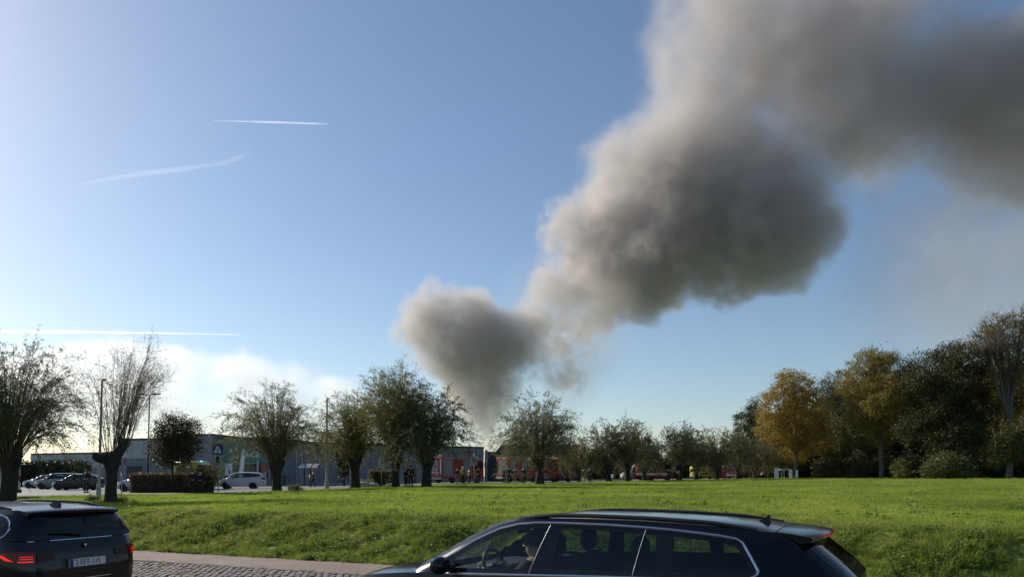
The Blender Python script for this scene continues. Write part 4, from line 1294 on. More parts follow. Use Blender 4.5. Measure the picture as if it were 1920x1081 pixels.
e = post_sign('red_sign', 234, Y, 925, [], 'slim post with a dull red plate behind the bare willow', h=hz(855))
MB().box((0, -.05, hz(864)), (.20, .04, .75), 0, .01).build('plate', pm('dull_red_plate', (.22, .06, .06), .5), e)
Y = 40.
z0 = zg(XP(228, Y), Y)
post_sign('marker_post', 228, Y, 935, [], 'thin short metal post right of the bare willow trunk', 'post', .025, h=1.5)
for px, Y, hh, lab in ((656.8, 80, 3.2, 'thin pale pole right of the vase-shaped shrub'), (1273, 100, 1.4, 'thin pale post under the dark pair of willows')):
    post_sign('thin_pole', px, Y, 900, [('plate', (0, -.03, hh * .9), (.12, .03, hh * .35), 'concrete')], lab, 'pole', .03, h=hh)

# feather flag in front of the shop
Y = 86.
x = XP(449, Y); z0 = zg(x, Y)
e = empty('feather_flag', (x, Y, z0), 0, 'white feather flag leaning beside the shop front', 'flag')
hf = bx_z(838, Y) - z0
MB().tube([(-.25, 0, 0), (.05, 0, hf * .55), (.32, 0, hf * .92), (.55, 0, hf)], .025, 6).build('pole', M['galv'], e)
pts = []
ft = lambda u: (-.18 + .62 * u ** 1.4, .9 + (hf - .95) * u)
fl_ = MB(); n = 14
for k in range(n):
    u0, u1 = k / n, (k + 1) / n
    w0 = .52 * (1 - .15 * u0) * (1 if u0 < .85 else max(.15, (1 - u0) / .15)); w1 = .52 * (1 - .15 * u1) * (1 if u1 < .85 else max(.15, (1 - u1) / .15))
    (xa, za), (xb, zb_) = ft(u0), ft(u1)
    y0, y1 = .05 * math.sin(u0 * 7), .05 * math.sin(u1 * 7)
    for s_ in (0, .012):
        fl_.add([(xa, y0 + s_, za), (xa + w0, y0 + s_ + .06, za), (xb + w1, y1 + s_ + .06, zb_), (xb, y1 + s_, zb_)], [(0, 1, 2, 3)])
fl_.build('banner', M['white_paint'], e, smooth=True)

# three grey cabinets with sloping tops
Y = 90.
for i, (px, lab) in enumerate(((566, 'left cabinet of three grey cabinets with sloping tops'), (577.5, 'middle cabinet of three grey cabinets with sloping tops'), (590, 'right cabinet of three grey cabinets with sloping tops'))):
    x = XP(px, Y); z0 = zg(x, Y); hh = bx_z(877, Y) - z0
    e = empty('cabinet', (x, Y, z0), 0, lab, 'cabinet', 'grey cabinets')
    MB().prism([(-.3, 0), (.9, 0), (.9, hh + .45), (-.3, hh)], -.30, .30, 'x').build('body', M['wall_grey'], e)
    MB().prism([(-.36, hh + .02), (.95, hh + .51), (.95, hh + .57), (-.36, hh + .08)], -.34, .34, 'x').build('lid', M['galv'], e)
    MB().box((0, -.315, hh * .5), (.48, .03, hh * .86), 0, .01).build('door', M['wall_grey'], e)
    MB().box((.18, -.345, hh * .55), (.04, .03, .14)).build('handle', M['dark_metal'], e)
# grey waste container by the shop door
x = XP(529, 88); z0 = zg(x, 88)
e = empty('waste_bin', (x, 88, z0), 0, 'dark wheeled waste bin right of the shop door', 'bin')
MB().prism([(-.28, .1), (.28, .1), (.36, 1.15), (-.36, 1.15)], -.35, .35, 'y').build('body', pm('bin_green', (.03, .06, .05), .5), e)
MB().box((0, 0, 1.2), (.8, .78, .1), 0, .03).build('lid', M['dark_metal'], e)
for sx in (-1, 1): MB().lathe([(.1, -.03), (.1, .03)], (sx * .25, .3, .1), 12, 'x').build('wheel', M['rubber'], e)
# low plants by the willows
for px, Y, lab in ((552, 60, 'dark leafy clump right of the wide grey-green willow'), (172, 38, 'dark leafy clump left of the tall lamp post'), (222, 37, 'low weeds at the foot of the bare willow')):
    ms = make_broadleaf(int(px), .15, .03, [(0, 0, .28, .5, .4, .26), (.35, 0, .2, .35, .3, .2)], 50, 14, .12, .2)
    place_tree('leafy_clump', ms, (M['bark'], M['twig'], LM['mid_green']), XP(px, Y), Y, 0, 1 if Y > 50 else .62, lab, 'plant')
# boulders / low pale planting right of the olive willow
for px, Y, lab, sc_ in ((683, 71, 'pale rounded boulder left of the brown hedge', 1.1), (700, 71, 'smaller pale boulder in front of the brown hedge', .85), (733, 70, 'pale boulder at the foot of the tall yellowish willow', .7)):
    bm = bmesh.new(); bmesh.ops.create_icosphere(bm, subdivisions=3, radius=.5)
    rr = np.random.default_rng(int(px))
    ph = rr.uniform(0, 6, 6)
    for v in bm.verts:
        c = v.co.copy()
        v.co *= 1 + .12 * math.sin(c.x * 6 + ph[0]) * math.sin(c.y * 5 + ph[1]) + .1 * math.sin(c.z * 7 + ph[2])
        v.co.z *= .62; v.co.x *= 1.5
    for f in bm.faces: f.smooth = True
    me = bpy.data.meshes.new('boulder'); bm.to_mesh(me); bm.free()
    o = obj('boulder', me, M['concrete'], None, label=lab, cat='boulder', group='pale boulders by the hedge')
    x = XP(px, Y); o.location = (x, Y, zg(x, Y) + .2 * sc_); o.scale = (sc_,) * 3
# ------------------------------------------------------------------ cars
def car_paint(name, col, metal=.3, rough=.25):
    return pm(name, col, rough, metal, var=.10, scale=.8, coat=.22, spec=.3)
M['tint'] = glass_mat('tinted_glass', (.62, .70, .66), .95)
M['privacy'] = glass_mat('privacy_glass', (.52, .60, .57), .95)
M['dark_glass'] = glass_mat('dark_rear_glass', (.16, .19, .20), .95)

def itp(tab):
    xs = [a for a, _ in tab]; ys = [b for _, b in tab]
    return lambda q: np.interp(q, xs, ys)

class Shape:
    """car shell: a lower body and a glasshouse, each a stack of superellipse plans. q runs back from the nose, y to the left"""
    def __init__(s, d):
        s.d = d
        s.L = d['L']; s.z0 = d.get('z0', .20)
        s.zb = itp(d['belt']); s.ze = itp(d['eaves'])
        s.qf, s.qr = itp(d['front']), itp(d['rear'])
        s.gf, s.gr = itp(d['screen']), itp(d['tail'])
        s.yl, s.yg = itp(d['low_y']), itp(d['glass_y'])
        s.qm, s.gm = d['L'] * .52, d.get('gm', d['L'] * .6)
        s.nf, s.nr, s.ngf, s.ngr = d.get('n', (4.5, 7, 7, 7))
    def plan(s, psi, v, glass):
        """point of the plan at polar angle psi (0 = tail, pi = nose)"""
        qf, qr, Y, qm, n1, n2 = (s.gf(v), s.gr(v), s.yg(v), s.gm, s.ngf, s.ngr) if glass else (s.qf(v), s.qr(v), s.yl(v), s.qm, s.nf, s.nr)
        c, sn = np.cos(psi), np.sin(psi)
        A = np.where(c >= 0, qr - qm, qm - qf); n = np.where(c >= 0, n2, n1)
        r = ((np.abs(c) / A) ** n + (np.abs(sn) / Y) ** n) ** (-1 / n)
        return qm + r * c, r * sn
    def z(s, q, v, glass):
        return s.zb(q) + v * (s.ze(q) - s.zb(q)) if glass else s.z0 + v * (s.zb(q) - s.z0)
    def v_of(s, q, z, glass):
        return np.clip((z - s.zb(q)) / (s.ze(q) - s.zb(q)), 0, 1) if glass else np.clip((z - s.z0) / (s.zb(q) - s.z0), 0, 1)
    def side_y(s, q, z, glass=True):
        v = s.v_of(q, z, glass)
        qf, qr, Y, qm, n1, n2 = (s.gf(v), s.gr(v), s.yg(v), s.gm, s.ngf, s.ngr) if glass else (s.qf(v), s.qr(v), s.yl(v), s.qm, s.nf, s.nr)
        u = np.where(q > qm, (q - qm) / (qr - qm), (qm - q) / (qm - qf)); n = np.where(q > qm, n2, n1)
        return Y * (1 - np.clip(u, 0, .995) ** n) ** (1 / n)
    def end_q(s, y, z, glass, rear=True):
        q = np.full_like(np.asarray(y, float), s.L * .95 if rear else s.L * .1)
        for _ in range(8):
            v = s.v_of(q, z, glass)
            qf, qr, Y, qm, n1, n2 = (s.gf(v), s.gr(v), s.yg(v), s.gm, s.ngf, s.ngr) if glass else (s.qf(v), s.qr(v), s.yl(v), s.qm, s.nf, s.nr)
            n = n2 if rear else n1
            k = (1 - np.clip(np.abs(y) / Y, 0, .99) ** n) ** (1 / n)
            q = qm + (qr - qm) * k if rear else qm - (qm - qf) * k
        return q

def inset(poly, d):
    n = len(poly); out = []
    area = sum(poly[i][0] * poly[(i + 1) % n][1] - poly[(i + 1) % n][0] * poly[i][1] for i in range(n))
    sg = 1 if area > 0 else -1
    for i in range(n):
        p0, p1, p2 = Vector(poly[i - 1]), Vector(poly[i]), Vector(poly[(i + 1) % n])
        a, b = (p1 - p0).normalized(), (p2 - p1).normalized()
        na, nb_ = Vector((-a.y, a.x)) * sg, Vector((-b.y, b.x)) * sg
        m = (na + nb_); m = m / max(.35, m.dot(na) if m.length else 1)
        out.append((p1.x + m.x * d, p1.y + m.y * d))
    return out

def inside(poly, X, Y):
    r = np.zeros(X.shape, bool); n = len(poly)
    for i in range(n):
        (x0, y0), (x1, y1) = poly[i], poly[(i + 1) % n]
        c = ((y0 > Y) != (y1 > Y)) & (X < (x1 - x0) * (Y - y0) / ((y1 - y0) if y1 != y0 else 1e-9) + x0)
        r ^= c
    return r

def poly_sheet(outer, hole=None, cuts=3):
    """flat patch (with an optional hole) cut small enough to follow a curved body"""
    bm = bmesh.new()
    def loop(p):
        vv = [bm.verts.new((a, b, 0)) for a, b in p]
        return [bm.edges.new((vv[i], vv[(i + 1) % len(vv)])) for i in range(len(vv))]
    if hole:
        # ring of quads between two outlines of equal length
        vo = [bm.verts.new((a, b, 0)) for a, b in outer]; vi = [bm.verts.new((a, b, 0)) for a, b in hole]
        for i in range(len(vo)):
            j = (i + 1) % len(vo)
            bm.faces.new((vo[i], vo[j], vi[j], vi[i]))
    else:
        bmesh.ops.triangle_fill(bm, edges=loop(outer), use_beauty=True)
    if cuts:
        bmesh.ops.subdivide_edges(bm, edges=bm.edges[:], cuts=cuts, use_grid_fill=True)
    bmesh.ops.triangulate(bm, faces=bm.faces[:])
    bm.verts.ensure_lookup_table()
    V = np.array([v.co[:2] for v in bm.verts]); Fc = [tuple(v.index for v in f.verts) for f in bm.faces]
    bm.free()
    return V, Fc

def refine(poly, step):
    out = []
    for i in range(len(poly)):
        a, b = poly[i], poly[(i + 1) % len(poly)]
        n = max(1, int(math.hypot(b[0] - a[0], b[1] - a[1]) / step))
        out += [(a[0] + (b[0] - a[0]) * k / n, a[1] + (b[1] - a[1]) * k / n) for k in range(n)]
    return out

def build_car(name, label, cat, d, paint, loc, rz, hi=True, group=None, interior=True):
    S = Shape(d)
    e = empty(name, loc, rz, label, cat, group)
    X = lambda q: -np.asarray(q)           # local x points forward, the nose at 0
    nr = (120, 20) if hi else (56, 9)
    psi = np.linspace(0, 2 * math.pi, nr[0] + 1)[:-1]
    # crowd the samples into the corners
    psi = psi + .0
    # ---- lower body
    vv = np.linspace(0, 1, nr[1])
    Vr = []
    for v in vv:
        q, y = S.plan(psi, v, False)
        Vr.append(np.stack([X(q), y, S.z(q, v, False)], -1))
    Vb = np.array(Vr); n = len(psi)
    idx = np.arange(len(vv) * n).reshape(len(vv), n); jdx = np.roll(idx, -1, 1)
    Qb = np.stack([idx[:-1], jdx[:-1], jdx[1:], idx[1:]], -1).reshape(-1, 4)
    body = obj('body', np_mesh('body', Vb.reshape(-1, 3), Qb, smooth=True), paint, e)
    # hood
    qh = np.linspace(float(S.qf(1)) + .01, d['cowl'] + .22, 26 if hi else 12); w = np.linspace(-1, 1, 25 if hi else 11)
    def f_hood(q, u):
        yb = S.side_y(q, S.zb(q), False) * .995
        return X(q), yb * u, S.zb(q) + .055 * (1 - np.abs(u) ** 2.4) * sstep(S.qf(1), S.qf(1) + .35, q) - .004
    Vh, Qh = grid_sheet(qh, w, f_hood)
    obj('bonnet', np_mesh('bonnet', Vh, Qh, smooth=True), paint, e)
    # ---- glasshouse shell with openings
    vg = np.linspace(0, 1, 34 if hi else 12)
    ng = 260 if hi else 80
    psg = np.linspace(0, 2 * math.pi, ng + 1)[:-1]
    Vg, qs, zs, ys, vsn = [], [], [], [], []
    for v in vg:
        q, y = S.plan(psg, v, True); z = S.z(q, v, True)
        Vg.append(np.stack([X(q), y, z], -1)); qs.append(q); zs.append(z); ys.append(y)
    Vg = np.array(Vg); qs, zs, ys = map(np.array, (qs, zs, ys))
    i = np.arange(len(vg) * ng).reshape(len(vg), ng); j = np.roll(i, -1, 1)
    Qg = np.stack([i[:-1], j[:-1], j[1:], i[1:]], -1)
    def fc(A): return (A[:-1] + np.roll(A, -1, 1)[:-1] + np.roll(A, -1, 1)[1:] + A[1:]) / 4
    fq, fz, fy = fc(qs), fc(zs), fc(ys)
    fv = (vg[:-1] + vg[1:])[:, None] / 2 + 0 * fq
    Yv = S.yg(fv)
    dl_in = inset(d['dlo'], .030 if hi else .02)
    side = np.abs(fy) > .80 * Yv
    side &= (fq > S.gf(fv) + .05) & (fq < S.gr(fv) - .03)
    cut = side & inside(dl_in, fq, fz)
    scr = (fq < S.gf(fv) + .22) & (np.abs(fy) < .86 * Yv) & (fv > .06) & (fv < .93)
    rw = d['rwin']      # (y half width bottom, top, z bottom, z top)
    tz = (fz - rw[2]) / (rw[3] - rw[2])
    rear = (fq > S.gr(fv) - .22) & (tz > .05) & (tz < .95) & (np.abs(fy) < (rw[0] + (rw[1] - rw[0]) * tz) - .03)
    Qk = Qg[~(cut | scr | rear)].reshape(-1, 4)
    obj('pillars', np_mesh('pillars', Vg.reshape(-1, 3), Qk, smooth=True), paint, e)
    # ---- roof
    q0, q1 = float(S.gf(1)), float(S.gr(1))
    qq = np.linspace(0, 1, 40 if hi else 14); w = np.linspace(-1, 1, 31 if hi else 13)
    def f_roof(t, u):
        q = q0 + .002 + (q1 - q0 - .004) * (.5 - .5 * np.cos(math.pi * t))
        yb = S.side_y(q, S.ze(q), True)
        crown = d.get('crown', .038) * (1 - np.abs(u) ** 2.6) * sstep(q0 - .02, q0 + .5, q) ** .6 * (1 - .75 * sstep(q1 - .5, q1, q))
        return X(q), yb * u, S.ze(q) + crown
    Vr, Qr = grid_sheet(qq, w, f_roof)
    roof = obj('roof', np_mesh('roof', Vr, Qr, smooth=True), paint, e)
    zr = lambda q, y: float(f_roof(np.array(math.acos(max(-1, min(1, 1 - 2 * (q - q0 - .002) / (q1 - q0 - .004)))) / math.pi), np.array(y / S.side_y(np.array(q), S.ze(q), True)))[2])
    S.zr = zr
    # ---- glazing
    def side_map(V2, sg, off, glass=True):
        q, z = V2[:, 0], V2[:, 1]
        y = S.side_y(q, z, glass) + off
        return np.stack([X(q), sg * y, z], -1)
    for sg in (1, -1):
        if hi or True:
            outer = refine(d['dlo'], .08 if hi else .3)
            ring_in = inset(outer, .05 if hi else .04)
            V2, Fc = poly_sheet(outer, ring_in, 1 if hi else 0)
            obj('window_seal', np_mesh('window_seal', side_map(V2, sg, .004), tris=Fc, smooth=True), M['black_gloss'], e)
        for k, pane in enumerate(d['panes']):
            V2, Fc = poly_sheet(pane[0], None, 3 if hi else 1)
            obj('side_window', np_mesh('side_window', side_map(V2, sg, .0015), tris=Fc, smooth=True), M[pane[1]], e)
        for pil in d.get('black', ()):
            V2, Fc = poly_sheet(pil, None, 3 if hi else 1)
            obj('window_pillar', np_mesh('window_pillar', side_map(V2, sg, .006), tris=Fc, smooth=True), M['black_gloss'], e)
        if d.get('chrome'):
            op = refine(d['dlo'], .04)
            pts = side_map(np.array(op), sg, .009)
            MB().tube([tuple(p) for p in pts], .0115, 6, closed=True).build('window_trim', M['chrome'], e, smooth=True)
        for a, b in d.get('bars', ()):
            m = np.linspace(0, 1, 8)[:, None]
            pts = side_map(np.array(a) * (1 - m) + np.array(b) * m, sg, .010)
            MB().tube([tuple(p) for p in pts], .0028, 6).build('window_bar', M['galv'], e, smooth=True)
    # windscreen and rear window
    def end_sheet(hb, ht, zb_, zt_, rear_, off, nu=16, nv=10):
        u = np.linspace(-1, 1, nu); v = np.linspace(0, 1, nv)
        def f(uu, v_):
            z = zb_ + (zt_ - zb_) * v_; y = (hb + (ht - hb) * v_) * uu
            return X(S.end_q(y, z, True, rear_) + (off if rear_ else -off)), y, z
        return grid_sheet(u, v, f)
    V2, Q2 = end_sheet(rw[0], rw[1], rw[2], rw[3], True, .004)
    obj('rear_window', np_mesh('rear_window', V2, Q2, smooth=True), M['dark_glass'], e)
    ws_ = d['wscreen']
    V2, Q2 = end_sheet(ws_[0], ws_[1], ws_[2], ws_[3], False, .004)
    obj('windscreen', np_mesh('windscreen', V2, Q2, smooth=True), M['tint'], e)
    # frame of the rear window
    def end_ring(hb, ht, zb_, zt_, wd):
        o_ = refine([(-hb, zb_), (hb, zb_), (ht, zt_), (-ht, zt_)], .1); i_ = inset(o_, wd)
        V2, Fc = poly_sheet(o_, i_, 0)
        y, z = V2[:, 0], V2[:, 1]
        return np.stack([X(S.end_q(y, z, True, True) + .007), y, z], -1), Fc
    V2, Fc = end_ring(rw[0] + .025, rw[1] + .025, rw[2] - .02, rw[3] + .015, .06)
    obj('rear_window_frame', np_mesh('rear_window_frame', V2, tris=Fc, smooth=True), M['black_gloss'], e)
    # ---- wheels and arches
    for sg in (1, -1):
        for wq in d['axles']:
            yy = float(S.side_y(np.array(wq), .45, False))
            wh = empty_part('wheel', e, (-wq, sg * (yy - .09), .33))
            MB().lathe([(.20, -.1), (.30, -.105), (.33, -.07), (.335, 0), (.33, .07), (.30, .105), (.20, .1)], n=28 if hi else 16, axis='y').build('tyre', M['rubber'], wh, smooth=True)
            rm = MB().lathe([(.22, -.03), (.225, .06), (.21, .095), (.05, .075)] if sg > 0 else [(.22, .03), (.225, -.06), (.21, -.095), (.05, -.075)], n=24 if hi else 12, axis='y')
            rm.build('rim', M['rim'], wh, smooth=True)
            MB().lathe([(.37, 0), (.375, sg * .012), (.345, sg * .014), (.34, 0)], (-wq, sg * (yy - .004), .34), 30 if hi else 16, 'y').build('wheel_arch', M['black_plastic'], e, smooth=True)
    # ---- mirrors
    for sg in (1, -1):
        q = d['mirror'][0]; z = d['mirror'][1]
        y0 = float(S.side_y(np.array(q), z, True))
        mb = MB()
        prof = [(.0, .05), (.05, .085), (.13, .10), (.20, .09), (.235, .04)]
        for k in range(len(prof)): pass
        mb.lathe([(.02, 0), (.072, .02), (.082, .08), (.078, .15), (.05, .195), (.01, .205)], n=14, axis='y')
        mb.v = [(-q + v[0] * .95 + .02, sg * (y0 + .045 + v[1]), z + .03 + v[2] * 1.0) for v in mb.v]
        mr = mb.build('mirror', paint if not d.get('mirror_black') else M['black_plastic'], e, smooth=True)
        MB().tube([(-q, sg * (y0 - .03), z - .02), (-q, sg * (y0 + .1), z + .0)], .025, 8).build('mirror_stalk', M['black_plastic'], mr)
    # ---- lights
    def lamp_patch(pts, rear_, glass, off=.006, cuts=2):
        V2, Fc = poly_sheet(pts, None, cuts)
        a, z = V2[:, 0], V2[:, 1]
        # a is the polar plan coordinate: y over the half width at the corner
        ps = np.arctan2(a, S.L * .48) if rear_ else math.pi - np.arctan2(a, S.L * .52)
        q = np.full(len(a), S.L * .95 if rear_ else .2); y = a
        for _ in range(6):
            v = S.v_of(q, z, glass)
            q, y = S.plan(ps, v, glass)
        nx = np.cos(ps) * off * 2; ny = np.sign(a) * off
        return np.stack([X(q + nx), y + ny, z], -1), Fc
    S.lamp_patch = lamp_patch
    for sg in (1, -1):
        for pts, mt, nm in d.get('tail', []) and d['tail_lamps']:
            V2, Fc = lamp_patch([(sg * a, z) for a, z in pts], True, False)
            obj(nm, np_mesh(nm, V2, tris=Fc, smooth=True), M[mt], e)
        for pts, mt, nm in d['head_lamps']:
            V2, Fc = lamp_patch([(sg * a, z) for a, z in pts], False, False)
            obj(nm, np_mesh(nm, V2, tris=Fc, smooth=True), M[mt], e)
    # bumper strip and grille
    V2, Fc = lamp_patch([(-.42, .50), (.42, .50), (.46, .64), (-.46, .64)], False, False)
    obj('grille', np_mesh('grille', V2, tris=Fc, smooth=True), M['black_plastic'], e)
    V2, Fc = lamp_patch([(-.80, .24), (.80, .24), (.84, .36), (-.84, .36)], True, False)
    obj('rear_bumper_insert', np_mesh('rear_bumper_insert', V2, tris=Fc, smooth=True), M['black_plastic'], e)
    # ---- inside
    if interior:
        MB().box((-(d['cowl'] + .62), 0, .82), (.5, 1.35, .28), 0, .08).build('dashboard', M['dash'], e)
        MB().box((-2.9, 0, .30), (2.9, 1.4, .1)).build('cabin_floor', M['fabric_dark'], e)
        for q, y, w in d['seats']:
            st = MB().box((-(q - .2), y, .52), (.52, w, .22), 0, .07).build('seat', M['fabric_dark'], e)
            bk = MB()
            bk.prism([(-q - .02, .55), (-q - .20, 1.10), (-q - .29, 1.09), (-q - .17, .5)], y - w / 2, y + w / 2, 'y')
            bk.build('seat_back', M['fabric_dark'], st, smooth=True)
            for hy in ((y,) if w < .8 else (y - .36, y + .36)):
                MB().box((-(q + .245), hy, 1.205), (.11, .27, .20), 0, .045).tube([(-(q + .23), hy - .06, 1.06), (-(q + .24), hy - .06, 1.15)], .007, 6).tube([(-(q + .23), hy + .06, 1.06), (-(q + .24), hy + .06, 1.15)], .007, 6).build('headrest', M['fabric_dark'], st, smooth=True)
        sw = [(-(d['wheel_q']) + .05 * math.sin(a), .37 + .185 * math.cos(a), .955 + .185 * math.sin(a) * .95) for a in np.linspace(0, 2 * math.pi, 33)[:-1]]
        stw = MB().tube(sw, .017, 8, closed=True).build('steering_wheel', M['black_plastic'], e, smooth=True)
        MB().tube([(-(d['wheel_q'] - .25), .37, .90), (-d['wheel_q'], .37, .955)], [.04, .05], 10).box((-d['wheel_q'] - .0, .37, .955), (.03, .3, .05)).build('steering_column', M['black_plastic'], stw)
    return e, S

def empty_part(name, parent, loc):
    o = bpy.data.objects.new(name, None); o.location = loc; o.empty_display_size = .1
    return link(o, parent)

HALF = dict(
    low_y=[(0, .86), (.3, .90), (.6, .915), (.85, .905), (1, .885)],
    glass_y=[(0, .885), (.12, .872), (.5, .805), (.85, .725), (1, .675)])
DLO_A = [(1.561, .946), (1.538, 1.075), (1.834, 1.257), (2.065, 1.361), (2.248, 1.406), (2.432, 1.424), (2.674, 1.427), (3.096, 1.423), (3.384, 1.413), (3.607, 1.402),
         (3.888, 1.38), (4.056, 1.363), (4.165, 1.345), (4.213, 1.318), (4.269, 1.24), (4.346, 1.125), (4.345, 1.10), (4.322, 1.08), (4.256, 1.05), (3.636, 1.026), (3.117, 1.010), (2.519, .985)]
est_a = dict(L=5.02, cowl=1.02, gm=2.95, n=(4.5, 7, 7, 6),
    belt=[(0, .70), (.2, .775), (.6, .87), (1.1, .925), (1.5, .938), (2.5, .982), (3.1, 1.006), (3.64, 1.021), (4.26, 1.04), (5.0, 1.05)],
    eaves=[(1, 1.43), (2.1, 1.44), (2.4, 1.455), (2.9, 1.46), (3.4, 1.452), (3.9, 1.43), (4.25, 1.408), (4.7, 1.38)],
    front=[(0, .10), (.4, 0), (.7, .03), (1, .14)], rear=[(0, 4.95), (.3, 5.02), (.6, 5.02), (.8, 5.01), (1, 4.99)],
    screen=[(0, .98), (.39, 1.37), (.68, 1.65), (.92, 1.92), (1, 2.10)], tail=[(0, 4.99), (.3, 4.90), (.7, 4.74), (1, 4.62)],
    low_y=HALF['low_y'], glass_y=HALF['glass_y'], dlo=DLO_A, chrome=True,
    panes=[([(1.58, .96), (1.56, 1.07), (1.84, 1.245), (2.07, 1.35), (2.25, 1.395), (2.43, 1.412), (2.575, 1.414), (2.455, .99)], 'tint'),
           ([(2.645, .995), (2.70, 1.414), (3.09, 1.41), (3.432, 1.40), (3.37, 1.012)], 'privacy'),
           ([(3.385, 1.012), (3.45, 1.40), (3.525, 1.396), (3.575, 1.02)], 'privacy'),
           ([(3.705, 1.03), (3.665, 1.388), (3.88, 1.368), (4.05, 1.352), (4.15, 1.335), (4.20, 1.31), (4.256, 1.235), (4.33, 1.12), (4.30, 1.09), (4.25, 1.062)], 'privacy')],
    black=[[(2.455, .99), (2.575, 1.416), (2.70, 1.416), (2.645, .995)], [(3.575, 1.02), (3.525, 1.405), (3.665, 1.395), (3.705, 1.03)], [(1.57, .955), (1.55, 1.065), (1.62, 1.105), (1.70, .962)]],
    bars=[((2.442, .99), (2.577, 1.414)), ((3.378, 1.012), (3.441, 1.40))],
    rwin=(.70, .60, 1.07, 1.365), wscreen=(.72, .58, .98, 1.40), axles=(.90, 3.70), mirror=(1.62, 1.0), mirror_black=False,
    tail_lamps=[([(.50, .80), (.50, .93), (1.02, .97), (1.06, .84)], 'red_lens', 'tail_lamp')],
    head_lamps=[([(.52, .56), (.50, .64), (1.0, .72), (1.05, .64)], 'lamp_glass', 'headlamp')],
    seats=[(2.22, .37, .5), (2.22, -.37, .5), (3.02, 0, 1.28)], wheel_q=1.80)
navy = car_paint('black_navy_paint', (.004, .005, .008), .0, .16)
RCZ = math.pi - RA
# the near estate car
CAR_RZ = math.pi - math.radians(29)
CAR_O = (-1.560, 8.394, 0)
pa, S1 = build_car('estate_car', 'dark navy estate car crossing the picture, chrome window line and roof rails', 'car', est_a, navy, CAR_O, CAR_RZ)
pa.rotation_euler[1] = .003
pa.location.z = -.015
def roof_rails(e, S, qa, qb, y, mat='black_plastic', lift=.045):
    for sg in (1, -1):
        qq = np.linspace(qa, qb, 26)
        pts, rad = [], []
        for k, q in enumerate(qq):
            t = k / 25
            up = lift * min(1, 6 * t, 6 * (1 - t))
            yy = min(y, float(S.side_y(np.array(q), S.ze(q), True)) - .015)
            pts.append((-q, sg * yy, S.zr(q, yy) + up)); rad.append(.018)
        MB().tube(pts, rad, 8).build('roof_rail', M[mat], e, smooth=True)
roof_rails(pa, S1, 2.22, 4.30, .62, 'black_plastic', .022)
def shark_fin(e, S, q, mat):
    z = S.zr(q, 0)
    prof = [(-.085, -.012), (.055, -.012), (.052, .02), (.046, .058), (.036, .060), (.0, .028)]
    mb = MB()
    for (wd, a, b) in ((.012, 0, 0),):
        mb.prism([(-q - p[0], z + p[1]) for p in prof], -.011, .011, 'y')
    mb.build('antenna_fin', mat, e, smooth=True)
shark_fin(pa, S1, 4.24, M['black_plastic'])
def spoiler(e, S, q0, q1, hw, fall, mat, lamp, lampmat):
    """roof skin carried on past the tailgate, ending in a thin lip with the high brake light in it"""
    u = np.linspace(-1, 1, 25)
    bow = lambda uu: .075 * (1 - uu * uu)
    def prof(uu):
        z = S.zr(q0, hw * uu * .995) + .003
        qe_ = q1 + bow(uu)
        return [(q0, z), (q0 + (qe_ - q0) * .5, z - fall * .4), (qe_ - .02, z - fall * .92), (qe_, z - fall - .012), (qe_ - .015, z - fall - .040), (q0 + .10, z - fall - .055), (q0, z - .05)]
    vs_, fs = [], []
    for uu in u:
        for (q, zz) in prof(uu): vs_.append((-q, hw * uu, zz))
    m, k = 7, len(u) - 1
    for a in range(k):
        for b in range(m):
            fs.append((a * m + b, a * m + (b + 1) % m, (a + 1) * m + (b + 1) % m, (a + 1) * m + b))
    fs += [tuple(range(m)), tuple(k * m + i for i in range(m - 1, -1, -1))]
    sp = MB().add(vs_, fs).build('roof_spoiler', mat, e, smooth=True)
    mb = MB()
    for a in range(10):
        u0, u1 = -lamp + 2 * lamp * a / 10, -lamp + 2 * lamp * (a + 1) / 10
        pr = lambda uu, i: prof(uu)[i]
        A, B, C, D_ = pr(u0, 4), pr(u1, 4), pr(u1, 3), pr(u0, 3)
        mb.add([(-A[0] - .006, hw * u0, A[1] + .008), (-B[0] - .006, hw * u1, B[1] + .008), (-C[0] - .004, hw * u1, C[1] - .006), (-D_[0] - .004, hw * u0, D_[1] - .006)], [(0, 1, 2, 3)])
    mb.build('brake_light', M[lampmat], sp)
    return sp
spoiler(pa, S1, 4.44, 4.70, .605, .035, navy, .6, 'red_lit_dim')
# gap line between roof and tailgate
MB().tube([(-4.43, y, S1.zr(4.43, y) + .001) for y in np.linspace(-.58, .58, 15)], .004, 5).build('tailgate_gap', M['black_plastic'], pa)
# sun visor, inner mirror, grab handles, belt
MB().box((-2.02, .37, 1.36), (.26, .38, .03), 0, .012).build('sun_visor', M['dash'], pa)
MB().box((-1.92, 0, 1.31), (.05, .24, .08), 0, .02).build('inner_mirror', M['black_plastic'], pa)
MB().tube([(-2.52, .70, 1.30), (-2.50, .66, 1.12), (-2.42, .60, .95)], .012, 6).build('seat_belt', M['dash'], pa)
MB().box((-2.57, .705, 1.29), (.03, .02, .07), 0, .008).build('belt_anchor', M['chrome'], pa)
# cargo area: dark parcel boxes seen through the rear side window
MB().box((-3.75, 0, .80), (1.2, 1.2, .3), 0, .05).build('luggage_cover', M['fabric_dark'], pa)

